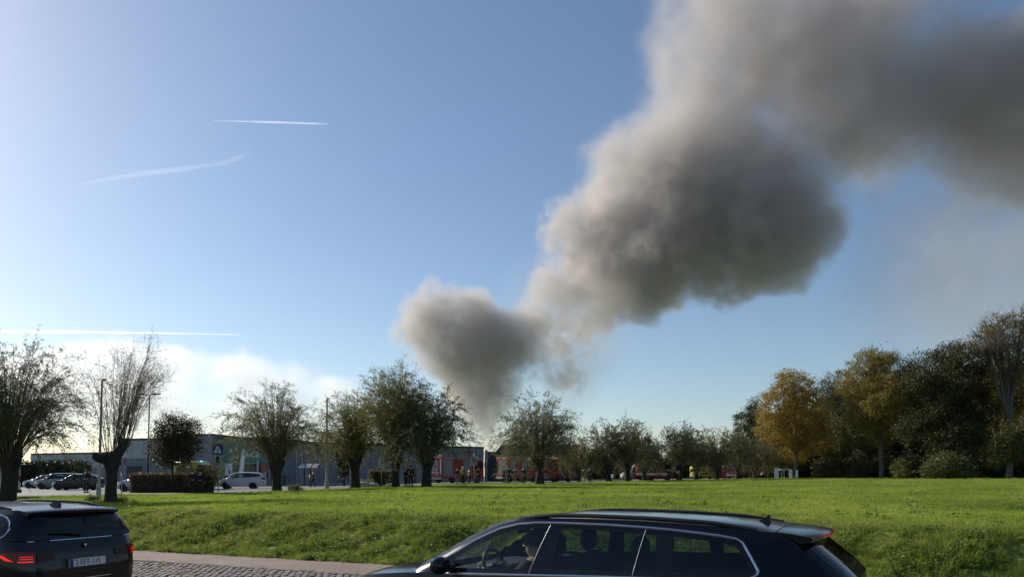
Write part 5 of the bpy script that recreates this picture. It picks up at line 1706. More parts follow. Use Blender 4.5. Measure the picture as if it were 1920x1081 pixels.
# the estate car ahead with lit tail lamps
DLO_B = [(1.66, .95), (1.62, 1.05), (1.95, 1.25), (2.2, 1.335), (2.5, 1.372), (2.9, 1.38), (3.3, 1.378), (3.7, 1.37), (4.1, 1.358), (4.32, 1.345), (4.46, 1.31), (4.55, 1.25), (4.59, 1.18), (4.585, 1.12), (4.54, 1.075), (4.44, 1.052), (4.2, 1.045), (3.5, 1.02), (2.6, .99)]
est_b = dict(L=4.90, cowl=1.10, gm=3.0, n=(4.5, 8, 7, 8),
    belt=[(0, .64), (.25, .74), (.7, .86), (1.2, .93), (1.6, .945), (2.6, .985), (3.5, 1.012), (4.3, 1.03), (4.9, 1.03)],
    eaves=[(1, 1.39), (2.2, 1.40), (2.5, 1.42), (3.0, 1.43), (3.6, 1.425), (4.1, 1.41), (4.75, 1.385)],
    front=[(0, .1), (.4, 0), (.7, .03), (1, .16)], rear=[(0, 4.83), (.3, 4.90), (.55, 4.90), (.8, 4.87), (1, 4.82)],
    screen=[(0, 1.05), (.4, 1.45), (.7, 1.75), (1, 2.2)], tail=[(0, 4.83), (.5, 4.77), (.85, 4.69), (1, 4.64)],
    low_y=[(0, .87), (.3, .915), (.6, .93), (.85, .92), (1, .90)], glass_y=[(0, .90), (.12, .885), (.5, .82), (.85, .745), (1, .70)],
    dlo=DLO_B, chrome=True,
    panes=[([(1.69, .965), (1.65, 1.045), (1.97, 1.24), (2.2, 1.322), (2.5, 1.36), (2.66, 1.362), (2.58, .995)], 'privacy'),
           ([(2.70, 1.0), (2.76, 1.366), (3.3, 1.362), (3.66, 1.348), (3.62, 1.03)], 'dark_glass'),
           ([(3.74, 1.038), (3.76, 1.355), (4.1, 1.343), (4.31, 1.33), (4.44, 1.298), (4.53, 1.242), (4.565, 1.18), (4.56, 1.127), (4.52, 1.09), (4.43, 1.066), (4.2, 1.058)], 'dark_glass')],
    black=[[(2.58, .995), (2.66, 1.366), (2.76, 1.366), (2.70, 1.0)], [(3.62, 1.03), (3.66, 1.352), (3.76, 1.348), (3.74, 1.035)]],
    rwin=(.72, .64, 1.05, 1.335), wscreen=(.74, .6, 1.0, 1.36), axles=(.86, 3.83), mirror=(1.70, 1.0), mirror_black=False,
    tail_lamps=[([(.66, .745), (.66, .89), (.80, .90), (1.0, .885), (1.12, .87), (1.08, .82), (.98, .77)], 'red_lens', 'tail_lamp'),
                ([(.42, .77), (.42, .85), (.645, .885), (.645, .75)], 'red_lens_dark', 'tailgate_lamp')],
    head_lamps=[([(.52, .58), (.50, .66), (1.0, .74), (1.05, .66)], 'lamp_glass', 'headlamp')],
    seats=[(2.30, .37, .5), (2.30, -.37, .5), (3.15, 0, 1.3)], wheel_q=1.9)
M['red_lens_dark'] = pm('dark_red_lens', (.035, .003, .006), .3, var=.1, spec=.25)
blue = car_paint('black_blue_paint', (.005, .0065, .009), .0, .2)
pb, S2 = build_car('estate_car_ahead', 'dark estate car seen from behind with lit red tail lamps and plate', 'car', est_b, blue, (-10.06, 11.79, 0), RCZ)
roof_rails(pb, S2, 2.3, 4.35, .63, 'black_gloss', .03)
spoiler(pb, S2, 4.44, 4.70, .63, .03, blue, .42, 'red_lens')
# antenna fin, slightly lit
z = S2.zr(4.28, 0)
MB().prism([(-4.38, z - .01), (-4.17, z - .01), (-4.20, z + .02), (-4.33, z + .068), (-4.36, z + .066)], -.02, .02, 'y').build('antenna_fin', blue, pb, smooth=True)
# glowing strips in the tail lamps
for sg in (1, -1):
    for k, (a0, a1, z0, z1) in enumerate(((.69, .84, .835, .843), (.69, .84, .806, .816), (.69, .86, .770, .784))):
        V2, Fc = S2.lamp_patch([(sg * a0, z0), (sg * a1, z0), (sg * a1, z1), (sg * a0, z1)], True, False, .012)
        obj('lamp_strip', np_mesh('lamp_strip', V2, tris=Fc), M['red_lit'], pb)
    V2, Fc = S2.lamp_patch([(sg * .90, .785), (sg * .99, .795), (sg * 1.06, .85), (sg * 1.02, .862), (sg * .96, .82)], True, False, .012)
    obj('lamp_strip', np_mesh('lamp_strip', V2, tris=Fc), M['red_lit'], pb)
# plate, plate recess, emblem, wiper, tailgate edge, badge
M['plate'] = pm('number_plate', (.60, .60, .60), .4, var=.04)
M['plate_ink'] = pm('plate_lettering', (.10, .015, .02), .5)
qe = 4.925
V2, Fc = S2.lamp_patch([(-.31, .645), (.31, .645), (.33, .785), (-.33, .785)], True, False, .003)
obj('plate_recess', np_mesh('plate_recess', V2, tris=Fc), M['black_plastic'], pb)
pl = MB().box((-qe, 0, .715), (.012, .52, .112), 0, .004).build('number_plate', M['plate'], pb)
text_part('plate_text', '2-EEY-115', .098, M['plate_ink'], pl, (-qe - .008, 0, .715), (math.pi / 2, 0, -math.pi / 2), .002, sx=.86)
fr = MB(); 
for dy, dz, ly, lz in ((0, .052, .515, .004), (0, -.052, .515, .004), (.256, 0, .004, .104), (-.256, 0, .004, .104)):
    fr.box((-qe - .007, dy, .715 + dz), (.003, ly, lz))
fr.build('plate_border', M['plate_ink'], pl)
MB().box((-qe - .0075, .225, .715), (.003, .045, .1)).build('plate_band', M['sign_blue'], pl)
em = MB().lathe([(.038, 0), (.041, .006), (.036, .01)], (-4.865, 0, .925), 20, 'x').build('emblem', M['black_gloss'], pb)
MB().prism([(-.026, .945), (.026, .945), (0, .905)], -4.882, -4.872, 'x').build('emblem_mark', M['chrome'], em)
wq = 4.80
MB().tube([(-4.86, .02, 1.075), (-4.86, .20, 1.10), (-4.85, .44, 1.115)], [.022, .016, .01], 8).build('rear_wiper', M['black_plastic'], pb)
V2, Fc = S2.lamp_patch([(-.74, 1.012), (.74, 1.012), (.74, 1.022), (-.74, 1.022)], True, False, .008)
obj('window_lip', np_mesh('window_lip', V2, tris=Fc), M['chrome'], pb)
V2, Fc = S2.lamp_patch([(-.92, .60), (.92, .60), (.92, .612), (-.92, .612)], True, False, .005)
obj('bumper_gap', np_mesh('bumper_gap', V2, tris=Fc), M['black_plastic'], pb)
V2, Fc = S2.lamp_patch([(-.86, .50), (.86, .50), (.86, .51), (-.86, .51)], True, False, .008)
obj('bumper_trim', np_mesh('bumper_trim', V2, tris=Fc), M['chrome'], pb)

# ---- the parked cars: hatchbacks, a saloon and people carriers on the same body builder
def far_spec(L, H, hatch, mpv=False):
    k = L / 5.02
    def sc(tab, o=0): return [(a * k, b * (H / 1.49)) for a, b in tab]
    d = dict(est_a)
    d['L'] = L; d['cowl'] = (.75 if mpv else 1.0) * k; d['gm'] = .6 * L
    d['belt'] = sc(est_a['belt']); d['eaves'] = sc(est_a['eaves'])
    d['front'] = [(a, b * k) for a, b in est_a['front']]
    d['rear'] = [(a, b * k) for a, b in est_a['rear']]
    cab = .78 if mpv else 1.0
    d['screen'] = [(a, b * k * cab) for a, b in est_a['screen']]
    r = 4.99 * k
    d['tail'] = [(0, r), (.5, r - (.30 if hatch else .12)), (1, r - (.62 if hatch else .30))]
    d['low_y'] = [(a, b * .97) for a, b in est_a['low_y']]; d['glass_y'] = [(a, b * .97) for a, b in est_a['glass_y']]
    zz = H / 1.49
    qe_ = r - (.55 if hatch else .42)
    s0 = 1.60 * k * (.82 if mpv else 1)
    dl = [(s0, .955 * zz), (s0 + .05, 1.08 * zz), (s0 + .55 * k, 1.34 * zz), (s0 + .95 * k, 1.405 * zz), (3.2 * k, 1.41 * zz), (qe_ - .25, 1.36 * zz), (qe_ - .1, 1.28 * zz), (qe_, 1.12 * zz), (qe_ - .12, 1.06 * zz), (3.1 * k, 1.02 * zz)]
    d['dlo'] = dl
    pan = inset(dl, .03)
    d['panes'] = [(pan, 'privacy')]
    mid = (s0 + qe_) / 2
    d['black'] = [[(mid - .05, 1.0 * zz), (mid + .02, 1.40 * zz), (mid + .12, 1.40 * zz), (mid + .07, 1.0 * zz)]]
    d['bars'] = (); d['chrome'] = False
    d['rwin'] = (.62, .55, 1.08 * zz, 1.36 * zz); d['wscreen'] = (.70, .56, .99 * zz, 1.38 * zz)
    d['axles'] = (.86 * k, 3.66 * k); d['mirror'] = (s0 + .08, 1.0 * zz)
    d['tail_lamps'] = [([(.62, .80 * zz), (.62, .98 * zz), (1.02, 1.0 * zz), (1.04, .84 * zz)], 'red_lens', 'tail_lamp')]
    d['seats'] = []; d['wheel_q'] = 1.7
    return d
def parked(name, px, Y, deg, spec, paint, label, dz=0):
    x = XP(px, Y)
    return build_car(name, label, 'car', spec, paint, (x, Y, zg(x, Y) + .03 + dz), math.radians(deg), hi=False, interior=False, group='cars in the car park')[0]
silver = car_paint('silver_paint', (.42, .43, .45), .6, .3)
greygreen = car_paint('grey_green_paint', (.17, .20, .20), .5, .3)
darkgrey = car_paint('dark_grey_paint', (.035, .038, .042), .4, .25)
whitep = car_paint('white_car_paint', (.62, .63, .66), .0, .3)
# the nose of each sits at the left; px is the nose
parked('saloon_car', 44, 80, 196, far_spec(4.5, 1.44, False), silver, 'silver car farthest left of the three parked by the evergreen hedge')
parked('people_carrier', 67, 74, 196, far_spec(4.6, 1.62, False, True), greygreen, 'grey-green people carrier in the middle of three parked cars')
parked('hatchback', 101, 69, 190, far_spec(4.2, 1.48, True), darkgrey, 'dark hatchback in front of the people carrier by the pointing person')
parked('white_people_carrier', 411, 73, 192, far_spec(4.4, 1.62, False, True), whitep, 'white people carrier parked before the shop')
parked('pale_car', 221, 61.5, 190, far_spec(4.4, 1.5, False), silver, 'pale car mostly hidden behind the clipped beech hedge')

# ---- vans and ambulances from a shaped side profile
def van(name, px, Y, deg, L, W, H, paint, label, cat='van', windows=True, stripe=None, beacon=None, box=False, group=None):
    x = XP(px, Y)
    e = empty(name, (x, Y, zg(x, Y) + .03), math.radians(deg), label, cat, group)
    if box:
        prof = [(0, .35), (0, .95), (-.25, 1.15), (-1.0, 1.35), (-1.45, 2.05), (-1.9, 2.15), (-1.95, H), (-L, H), (-L, .35)]
    else:
        prof = [(0, .35), (0, .9), (-.2, 1.08), (-.95, 1.25), (-1.55, H - .25), (-1.9, H - .05), (-2.3, H), (-L + .1, H - .02), (-L, H - .15), (-L, .35)]
    bm = bmesh.new()
    me = MB().prism(prof, -W / 2, W / 2, 'y').mesh('body')
    bm.from_mesh(me)
    bmesh.ops.bevel(bm, geom=[ed for ed in bm.edges if ed.calc_face_angle(0) > 1.2], offset=.09, segments=3, affect='EDGES')
    for f in bm.faces: f.smooth = True
    bm.to_mesh(me); bm.free()
    obj('body', me, paint, e)
    z1 = (H - .28) if not box else 2.0
    for sg in (1, -1):
        wd = MB().prism([(-1.15, 1.3), (-1.6, z1), (-2.3, z1), (-2.3, 1.3)], sg * (W / 2 + .004) - .006, sg * (W / 2 + .004) + .006, 'y').build('side_window', M['pane'], e)
        if windows:
            MB().prism([(-2.5, 1.32), (-2.5, z1), (-L + .5, z1), (-L + .4, 1.32)], sg * (W / 2 + .004) - .006, sg * (W / 2 + .004) + .006, 'y').build('rear_side_window', M['pane'], e)
        if stripe:
            MB().box((-L / 2 - .3, sg * (W / 2 + .006), .95), (L - .9, .012, .32)).build('stripe', M[stripe], e)
        for wq in (.85, L - .9):
            wh = empty_part('wheel', e, (-wq, sg * (W / 2 - .10), .33))
            MB().lathe([(.2, -.11), (.32, -.11), (.34, 0), (.32, .11), (.2, .11)], n=18, axis='y').build('tyre', M['rubber'], wh, smooth=True)
            MB().lathe([(.2, -.08), (.2, .08)], n=14, axis='y').build('rim', M['rim'], wh, smooth=True)
        MB().box((-.03, sg * W * .36, .86), (.08, .28, .16), 0, .03).build('headlamp', M['lamp_glass'], e)
        MB().box((-L + .0, sg * W * .42, 1.15), (.05, .14, .4), 0, .02).build('tail_lamp', M['red_lens'], e)
        MB().box((-1.35, sg * (W / 2 + .12), 1.35), (.1, .18, .26), 0, .03).build('mirror', M['black_plastic'], e)
    dz_ = (H - .3) if not box else 2.0
    m = (dz_ - 1.32) / 2 + 1.32
    sl = MB().add([(-1.02, -W * .4, 1.33), (-1.02, W * .4, 1.33), (-1.50, W * .36, dz_), (-1.50, -W * .36, dz_)], [(0, 1, 2, 3)])
    sl.v = [(a + .04, b, c) for a, b, c in sl.v]
    sl.build('windscreen', M['pane'], e)
    MB().box((-L - .004, 0, H * .68), (.012, W * .74, H * .26), 0, .004).build('rear_window', M['pane'], e)
    MB().box((-.02, 0, .42), (.2, W * .96, .22), 0, .05).build('front_bumper', M['black_plastic'], e)
    MB().box((-L, 0, .42), (.16, W * .96, .2), 0, .05).build('rear_bumper', M['black_plastic'], e)
    if beacon:
        MB().box((-1.9, 0, H + .06), (.3, W * .7, .12), 0, .03).build('light_bar', M['lamp_glass'], e)
        MB().lathe([(.10, 0), (.12, .08), (.06, .16)], (-2.5, -W * .2, H), 12).build('beacon', M[beacon], e, smooth=True)
    return e
M['beacon_blue'] = pm('blue_beacon', (.05, .3, .45), .2, emit=(.1, .75, .9), es=1.2)
M['amb_yellow'] = pm('ambulance_yellow', (.50, .46, .05), .35, coat=.4)
van('grey_van', -146, 44, 186, 5.0, 1.95, 2.05, whitep, 'pale van cut off by the left picture edge', 'van')
van('ambulance', 387, 73, 93, 5.6, 2.0, 2.55, M['amb_yellow'], 'yellow ambulance with a lit blue beacon behind the hedge', 'ambulance', True, 'red_paint', 'beacon_blue')
van('grey_container_van', 1166, 108, 186, 5.0, 2.1, 2.7, M['concrete'], 'grey box van standing behind the grey willows', 'van', False, None, None, True)
van('red_van', 1262, 107, -8, 5.4, 2.1, 2.6, M['red_paint'], 'red fire service van between brown and dark willows', 'van', True, 'white_paint', None)
van('yellow_van', 1344, 128, 20, 4.8, 2.0, 2.2, M['amb_yellow'], 'small yellow van under the willow beside the red banner', 'van', True, 'red_paint', None)
van('far_ambulance', 1455, 150, 8, 4.8, 2.0, 2.4, M['amb_yellow'], 'far ambulance with a green panel under the last willows', 'ambulance', True, 'wall_green', 'beacon_blue')

# ---- fire engines
def fire_engine(px, Y, deg, L, label, chev=False, H=3.05, W=2.45):
    x = XP(px, Y)
    e = empty('fire_engine', (x, Y, zg(x, Y) + .03), math.radians(deg), label, 'fire engine', 'red fire engines by the trees')
    cab = 2.3
    me = MB().prism([(0, .55), (0, 1.5), (-.22, H - .35), (-.4, H - .2), (-cab, H - .2), (-cab, .55)], -W / 2, W / 2, 'y').mesh('cab')
    bm = bmesh.new(); bm.from_mesh(me)
    bmesh.ops.bevel(bm, geom=[ed for ed in bm.edges if ed.calc_face_angle(0) > 1.2], offset=.10, segments=3, affect='EDGES')
    bm.to_mesh(me); bm.free()
    obj('cab', me, M['red_paint'], e)
    MB().box((-(cab + L) / 2 - .03, 0, (H + .55) / 2), (L - cab - .06, W, H - .55), 0, .05).build('body', M['red_paint'], e)
    MB().add([(.012, -W * .42, 1.55), (.012, W * .42, 1.55), (-.20, W * .40, H - .45), (-.20, -W * .40, H - .45)], [(0, 1, 2, 3)]).build('windscreen', M['pane'], e)
    MB().box((0, 0, .62), (.25, W * .98, .32), 0, .06).build('front_bumper', M['concrete'], e)
    MB().box((-L, 0, .55), (.2, W * .98, .22), 0, .04).build('rear_bumper', M['concrete'], e)
    for sg in (1, -1):
        for a, b in ((.35, 1.05), (1.2, 2.1)):
            MB().box((-(a + b) / 2, sg * (W / 2 + .003), 2.15), (b - a, .02, .85), 0, .006).build('side_window', M['pane'], e)
        n = 3
        w = (L - cab - .4) / n
        for k in range(n):
            zc, hh = (1.78, 1.9) if k != 1 else (2.05, 1.36)
            sh_ = MB().box((-(cab + .2 + w * (k + .5)), sg * (W / 2 + .005), zc), (w - .14, .03, hh), 0, .008).build('roller_shutter', M['shutter'] if k in (0, 2) else M['red_paint'], e)
            MB().box((-(cab + .2 + w * (k + .5)), sg * (W / 2 + .03), zc - hh / 2 + .1), (w - .3, .03, .05)).build('shutter_bar', M['galv'], sh_)
        MB().box((-L / 2, sg * (W / 2 + .006), H - .14), (L - .5, .014, .10)).build('white_stripe', M['concrete'], e)
        for wq in (1.35, L - 2.1):
            wh = empty_part('wheel', e, (-wq, sg * (W / 2 - .16), .5))
            MB().lathe([(.28, -.15), (.47, -.15), (.5, 0), (.47, .15), (.28, .15)], n=20, axis='y').build('tyre', M['rubber'], wh, smooth=True)
            MB().lathe([(.28, -.12), (.28, .12)], n=14, axis='y').build('rim', M['galv'], wh, smooth=True)
        MB().box((-.02, sg * W * .38, .95), (.06, .34, .22), 0, .03).build('headlamp', M['lamp_glass'], e)
        MB().box((-L - .03, sg * W * .44, 1.9), (.06, .14, 1.6), 0, .02).build('rear_lamp_column', M['white_paint'] if chev else M['red_lens'], e)
        MB().tube([(-.2, sg * (W / 2 + .25), 2.5), (-.2, sg * (W / 2 + .25), 1.9)], .07, 8).build('mirror', M['black_plastic'], e)
    ld = MB()
    for sg in (1, -1): ld.tube([(-1.6, .5 + sg * .22, H + .18), (-L + .3, .5 + sg * .22, H + .18)], .04, 6)
    ll = ld.build('ladder', M['galv'], e)
    for k in range(10):
        q = 1.8 + k * (L - 2.4) / 9
        MB().tube([(-q, .28, H + .18), (-q, .72, H + .18)], .02, 6).build('rung', M['galv'], ll)
    MB().box((-(cab + L) / 2, -.6, H + .12), (L - cab - 1, .6, .26), 0, .04).build('roof_box', M['shutter'], e)
    MB().box((-.9, 0, H - .1), (.35, W * .8, .2), 0, .05).build('light_bar', M['lamp_glass'], e)
    MB().lathe([(.08, 0), (.09, .1), (.04, .16)], (-L + .25, W * .4, H), 12).build('beacon', M['lamp_glass'], e)
    if chev:
        pn = MB().box((-L - .012, 0, 1.85), (.02, 1.5, 1.95), 0, .004).build('rear_panel', pm('chevron_red', (.30, .02, .03), .4), e)
        for k in range(6):
            z = 1.02 + k * .28
            for sg in (1, -1):
                pts = [(0, z + .34), (0, z + .22), (sg * .70, z - .16), (sg * .70, z - .04)]
                pts = [(a, max(.92, min(2.8, b))) for a, b in pts]
                MB().prism(pts, -L - .032, -L - .024, 'x').build('chevron_stripe', M['white_paint'], pn)
    else:
        MB().box((-L - .012, 0, 1.85), (.03, 1.5, 1.9), 0, .006).build('rear_shutter', M['shutter'], e)
    return e
# heading away to the right: local x along (sin, cos)
fire_engine(893, 92.5, 55, 8.0, 'red fire engine with white chevrons on its rear beside the dark willow', True)
fire_engine(1004, 98.0, 40, 5.6, 'red fire engine with a grey shutter left of the round willow', False, 3.1)
fire_engine(1013, 97.0, 222, 6.2, 'red fire engine with pale roof box right of the round willow', False, 3.2)
fire_engine(1374, 134.0, 236, 6.5, 'red fire truck facing the field under the far willows', False, 3.0)

# red banner and white marquee beside the far willows
Y = 126.
x = XP(1354, Y); z0 = zg(x, Y)
e = empty('red_banner', (x, Y, z0), 0, 'upright red banner with a white top under the far willows', 'banner')
MB().tube([(0, 0, 0), (0, 0, 2.3)], .03, 6).build('pole', M['galv'], e)
MB().box((.22, 0, 1.0), (.62, .05, 1.7), 0, .01).build('cloth', pm('red_banner_cloth', (.55, .02, .05), .6), e)
MB().lathe([(.05, 0), (.26, .12), (.22, .34), (.05, .42)], (.12, 0, 1.95), 12).build('white_top', M['white_paint'], e, smooth=True)
for i, (px, w, hh, Y, lab) in enumerate(((1456, .62, 1.7, 120, 'tall white panel left of the white marquee'), (1483, .45, 1.45, 122, 'white panel in front of the white marquee'), (1494, .42, 1.35, 123, 'narrow white panel right of the white marquee'))):
    x = XP(px, Y); e = empty('display_board', (x, Y, zg(x, Y)), 0, lab, 'board', 'white panels under the last willows')
    MB().box((0, 0, hh / 2 + .12), (w, .08, hh), 0, .02).build('board', M['white_paint'], e)
    for sx in (-1, 1): MB().box((sx * w * .4, 0, .06), (.06, .5, .12)).build('foot', M['galv'], e)
Y = 126.
x = XP(1473, Y); e = empty('marquee', (x, Y, zg(x, Y)), 0, 'small white marquee frame among the last willow trunks', 'marquee')
for sx in (-1, 1):
    for sy in (0, 2.5): MB().tube([(sx * .65, sy, 0), (sx * .65, sy, 1.6)], .04, 6).build('leg', M['white_paint'], e)
MB().prism([(-.75, 1.56), (.75, 1.56), (.7, 1.68), (-.7, 1.68)], -.1, 2.6, 'y').build('canopy', M['white_paint'], e)
# ------------------------------------------------------------------ people
TMP = bpy.data.scenes.new('workbench')
def skin_mesh(name, joints, bones, root, sub=1):
    """joints: name -> (x, y, z, r[, r2]); grows one continuous surface round the bones"""
    names = list(joints)
    ix = {k: i for i, k in enumerate(names)}
    me = bpy.data.meshes.new(name)
    me.from_pydata([joints[k][:3] for k in names], [(ix[a], ix[b]) for a, b in bones], [])
    o = bpy.data.objects.new(name, me)
    TMP.collection.objects.link(o)
    md = o.modifiers.new('skin', 'SKIN'); md.use_smooth_shade = True
    lay = me.skin_vertices[0].data if len(me.skin_vertices) else None
    if lay is None:
        bm = bmesh.new(); bm.from_mesh(me); bm.verts.layers.skin.verify(); bm.to_mesh(me); bm.free()
        lay = me.skin_vertices[0].data
    for k in names:
        j = joints[k]
        lay[ix[k]].radius = (j[3], j[4] if len(j) > 4 else j[3])
        lay[ix[k]].use_root = (k == root)
    o.modifiers.new('smooth', 'SUBSURF').levels = sub
    with bpy.context.temp_override(scene=TMP, view_layer=TMP.view_layers[0]):
        dg = bpy.context.evaluated_depsgraph_get()
        dg.update()
    out = bpy.data.meshes.new_from_object(o.evaluated_get(dg))
    out.name = name
    bpy.data.objects.remove(o)
    return out

def figure(pose):
    """joint table of a standing person 1.75 m tall facing -y; pose overrides joints"""
    J = {'pelvis': (0, 0, .95, .135, .105), 'waist': (0, 0, 1.10, .125, .10), 'chest': (0, .01, 1.30, .155, .115), 'collar': (0, .01, 1.44, .10, .08),
         'neck': (0, 0, 1.51, .052), 'jaw': (0, -.015, 1.575, .068, .078), 'skull': (0, -.005, 1.665, .078, .095), 'crown': (0, 0, 1.725, .055, .065)}
    B = [('pelvis', 'waist'), ('waist', 'chest'), ('chest', 'collar'), ('collar', 'neck'), ('neck', 'jaw'), ('jaw', 'skull'), ('skull', 'crown')]
    for s, sg in (('l', 1), ('r', -1)):
        J.update({'sho' + s: (sg * .175, .01, 1.42, .062), 'elb' + s: (sg * .235, .03, 1.14, .045), 'wri' + s: (sg * .255, -.06, .90, .03), 'palm' + s: (sg * .255, -.085, .83, .026, .036),
                  'hip' + s: (sg * .095, 0, .90, .088), 'kne' + s: (sg * .105, -.015, .50, .058), 'ank' + s: (sg * .11, .02, .09, .042), 'toe' + s: (sg * .125, -.14, .035, .035)})
    J.update({k: v for k, v in pose.items() if k in J})
    for s, sg in (('l', 1), ('r', -1)):
        B += [('collar', 'sho' + s), ('sho' + s, 'elb' + s), ('elb' + s, 'wri' + s), ('wri' + s, 'palm' + s), ('pelvis', 'hip' + s), ('hip' + s, 'kne' + s), ('kne' + s, 'ank' + s), ('ank' + s, 'toe' + s)]
        w, p = Vector(J['wri' + s][:3]), Vector(J['palm' + s][:3])
        d = (p - w).normalized(); side = d.cross(Vector((sg * 1.0, .2, .1))).normalized()
        curl = Vector((-sg * .4, 0, 0))
        for k, (off, ln) in enumerate(((-.030, .058), (-.010, .070), (.010, .066), (.028, .052))):
            a = p + side * off + d * .018
            m_ = a + d * ln * .55; t_ = m_ + (d + curl * .8).normalized() * ln * .5
            J['f%s%d' % (s, k)] = (*a, .010); J['g%s%d' % (s, k)] = (*m_, .009); J['h%s%d' % (s, k)] = (*t_, .0075)
            B += [('palm' + s, 'f%s%d' % (s, k)), ('f%s%d' % (s, k), 'g%s%d' % (s, k)), ('g%s%d' % (s, k), 'h%s%d' % (s, k))]
        a = w + d * .03 - side * .035; t_ = a + d * .035 - side * .02
        J['f%s9' % s] = (*a, .012); J['g%s9' % s] = (*t_, .009)
        B += [('palm' + s, 'f%s9' % s), ('f%s9' % s, 'g%s9' % s)]
    return J, B

def sub_skel(J, B, keep, grow):
    JJ = {k: (*J[k][:3], *[r + grow for r in J[k][3:]]) for k in keep}
    return JJ, [(a, b) for a, b in B if a in keep and b in keep]

UP = ['pelvis', 'waist', 'chest', 'collar', 'shol', 'elbl', 'wril', 'shor', 'elbr', 'wrir']
LO = ['pelvis', 'hipl', 'knel', 'ankl', 'hipr', 'kner', 'ankr']
def add_head_bits(e, J, hair, helmet, facing=(0, -1)):
    jw, sk, cr = Vector(J['jaw'][:3]), Vector(J['skull'][:3]), Vector(J['crown'][:3])
    fx, fy = facing
    f = Vector((fx, fy, 0)); sd = Vector((-fy, fx, 0))
    eye = (jw + sk) * .5 + Vector((0, 0, .025))
    nose = MB().tube([eye + f * .078 + Vector((0, 0, .012)), eye + f * .105 - Vector((0, 0, .025)), eye + f * .085 - Vector((0, 0, .036))], [.008, .014, .006], 6)
    nose.build('nose', M['skin'], e, smooth=True)
    for s in (1, -1):
        c = eye + f * .082 + sd * s * .032
        MB().lathe([(.002, -.010), (.010, -.006), (.012, 0), (.010, .006), (.002, .010)], tuple(c), 8).build('eye', M['hair'], e, smooth=True)
        c = eye + sd * s * .083 - f * .005
        MB().lathe([(.004, -.03), (.014, -.018), (.017, 0), (.013, .02), (.004, .03)], tuple(c), 8).build('ear', M['skin'], e, smooth=True)
    MB().tube([jw + f * .079 + sd * .022 + Vector((0, 0, -.008)), jw + f * .086 + Vector((0, 0, -.008)), jw + f * .079 - sd * .022 + Vector((0, 0, -.008))], [.003, .006, .003], 6).build('mouth', pm('lips', (.35, .14, .12), .5) if 'lips' not in bpy.data.materials else bpy.data.materials['lips'], e, smooth=True)
    c = sk - f * .012 + Vector((0, 0, .01))
    prof = [(.100, -.045), (.106, 0), (.098, .05), (.07, .088), (.01, .104)] if not helmet else [(.135, -.03), (.132, -.02), (.122, .0), (.118, .05), (.085, .105), (.01, .128)]
    MB().lathe(prof, tuple(c), 14).build('helmet' if helmet else 'hair', helmet or hair, e, smooth=True)

def person(px, Y, face_deg, h, jacket, trousers, label, pose=None, helmet=None, hair=None, extra=None):
    x = XP(px, Y)
    e = empty('person', (x, Y, zg(x, Y) + .02), math.radians(face_deg), label, 'person', 'people by the willows')
    e.scale = (h / 1.75,) * 3
    J, B = figure(pose or {})
    obj('body', skin_mesh('body', J, B, 'pelvis'), M['skin'], e)
    jj, bb = sub_skel(J, B, UP, .018)
    obj('jacket', skin_mesh('jacket', jj, bb, 'pelvis'), jacket, e)
    jj, bb = sub_skel(J, B, LO, .014)
    obj('trousers', skin_mesh('trousers', jj, bb, 'pelvis'), trousers, e)
    for s in 'lr':
        a, t = Vector(J['ank' + s][:3]), Vector(J['toe' + s][:3])
        MB().tube([a + Vector((0, .045, -.05)), a + Vector((0, 0, -.04)), t + Vector((0, 0, .008)), t + Vector((0, -.04, .004))], [.045, .052, .048, .03], 8).build('shoe', M['black_plastic'], e, smooth=True)
    add_head_bits(e, J, hair or M['hair'], helmet)
    if extra == 'bands':
        for z in (1.12, 1.26):
            MB().lathe([(.165, -.025), (.168, 0), (.165, .025)], (0, .005, z), 16).build('reflective_band', M['hi_vis'], e, smooth=True)
    return e
M['cloth_navy'] = pm('navy_cloth', (.012, .015, .028), .9)
M['cloth_black'] = pm('black_cloth', (.012, .012, .013), .9)
M['cloth_brown'] = pm('brown_cloth', (.06, .035, .025), .9)
M['cloth_grey'] = pm('grey_cloth', (.10, .10, .105), .9)
M['cloth_sand'] = pm('firefighter_sand_cloth', (.18, .15, .09), .9)
M['hi_vis'] = pm('hi_vis_yellow', (.45, .48, .10), .7)
M['pale_band'] = pm('pale_cloth', (.5, .5, .47), .8)
M['helmet_white'] = pm('white_helmet', (.65, .66, .62), .3)
RAISE_R = {'elbr': (-.22, -.16, 1.36, .045), 'wrir': (-.12, -.36, 1.52, .03), 'palmr': (-.10, -.42, 1.56, .026, .036)}
RAISE_L = {'elbl': (.22, -.16, 1.36, .045), 'wril': (.14, -.36, 1.50, .03), 'palml': (.12, -.42, 1.54, .026, .036)}
HIP_R = {'elbr': (-.33, .06, 1.18, .045), 'wrir': (-.20, -.06, 1.02, .03), 'palmr': (-.15, -.08, .99, .026, .036)}
HIP_L = {'elbl': (.33, .06, 1.18, .045), 'wril': (.20, -.06, 1.02, .03), 'palml': (.15, -.08, .99, .026, .036)}
WALK = {'knel': (.10, -.18, .52, .058), 'ankl': (.10, -.22, .10, .042), 'toel': (.11, -.38, .05, .035), 'kner': (-.10, .08, .50, .058), 'ankr': (-.10, .28, .14, .042), 'toer': (-.11, .16, .045, .035)}
HOLD = {'elbl': (.25, -.02, 1.16, .045), 'wril': (.12, -.24, 1.14, .03), 'palml': (.07, -.30, 1.15, .026, .036), 'elbr': (-.25, -.02, 1.16, .045), 'wrir': (-.12, -.24, 1.12, .03), 'palmr': (-.07, -.30, 1.13, .026, .036)}
person(161, 57, 70, 1.78, M['cloth_navy'], M['cloth_navy'], 'person in navy raising an arm beside the dark hatchback', {**RAISE_R, **RAISE_L})
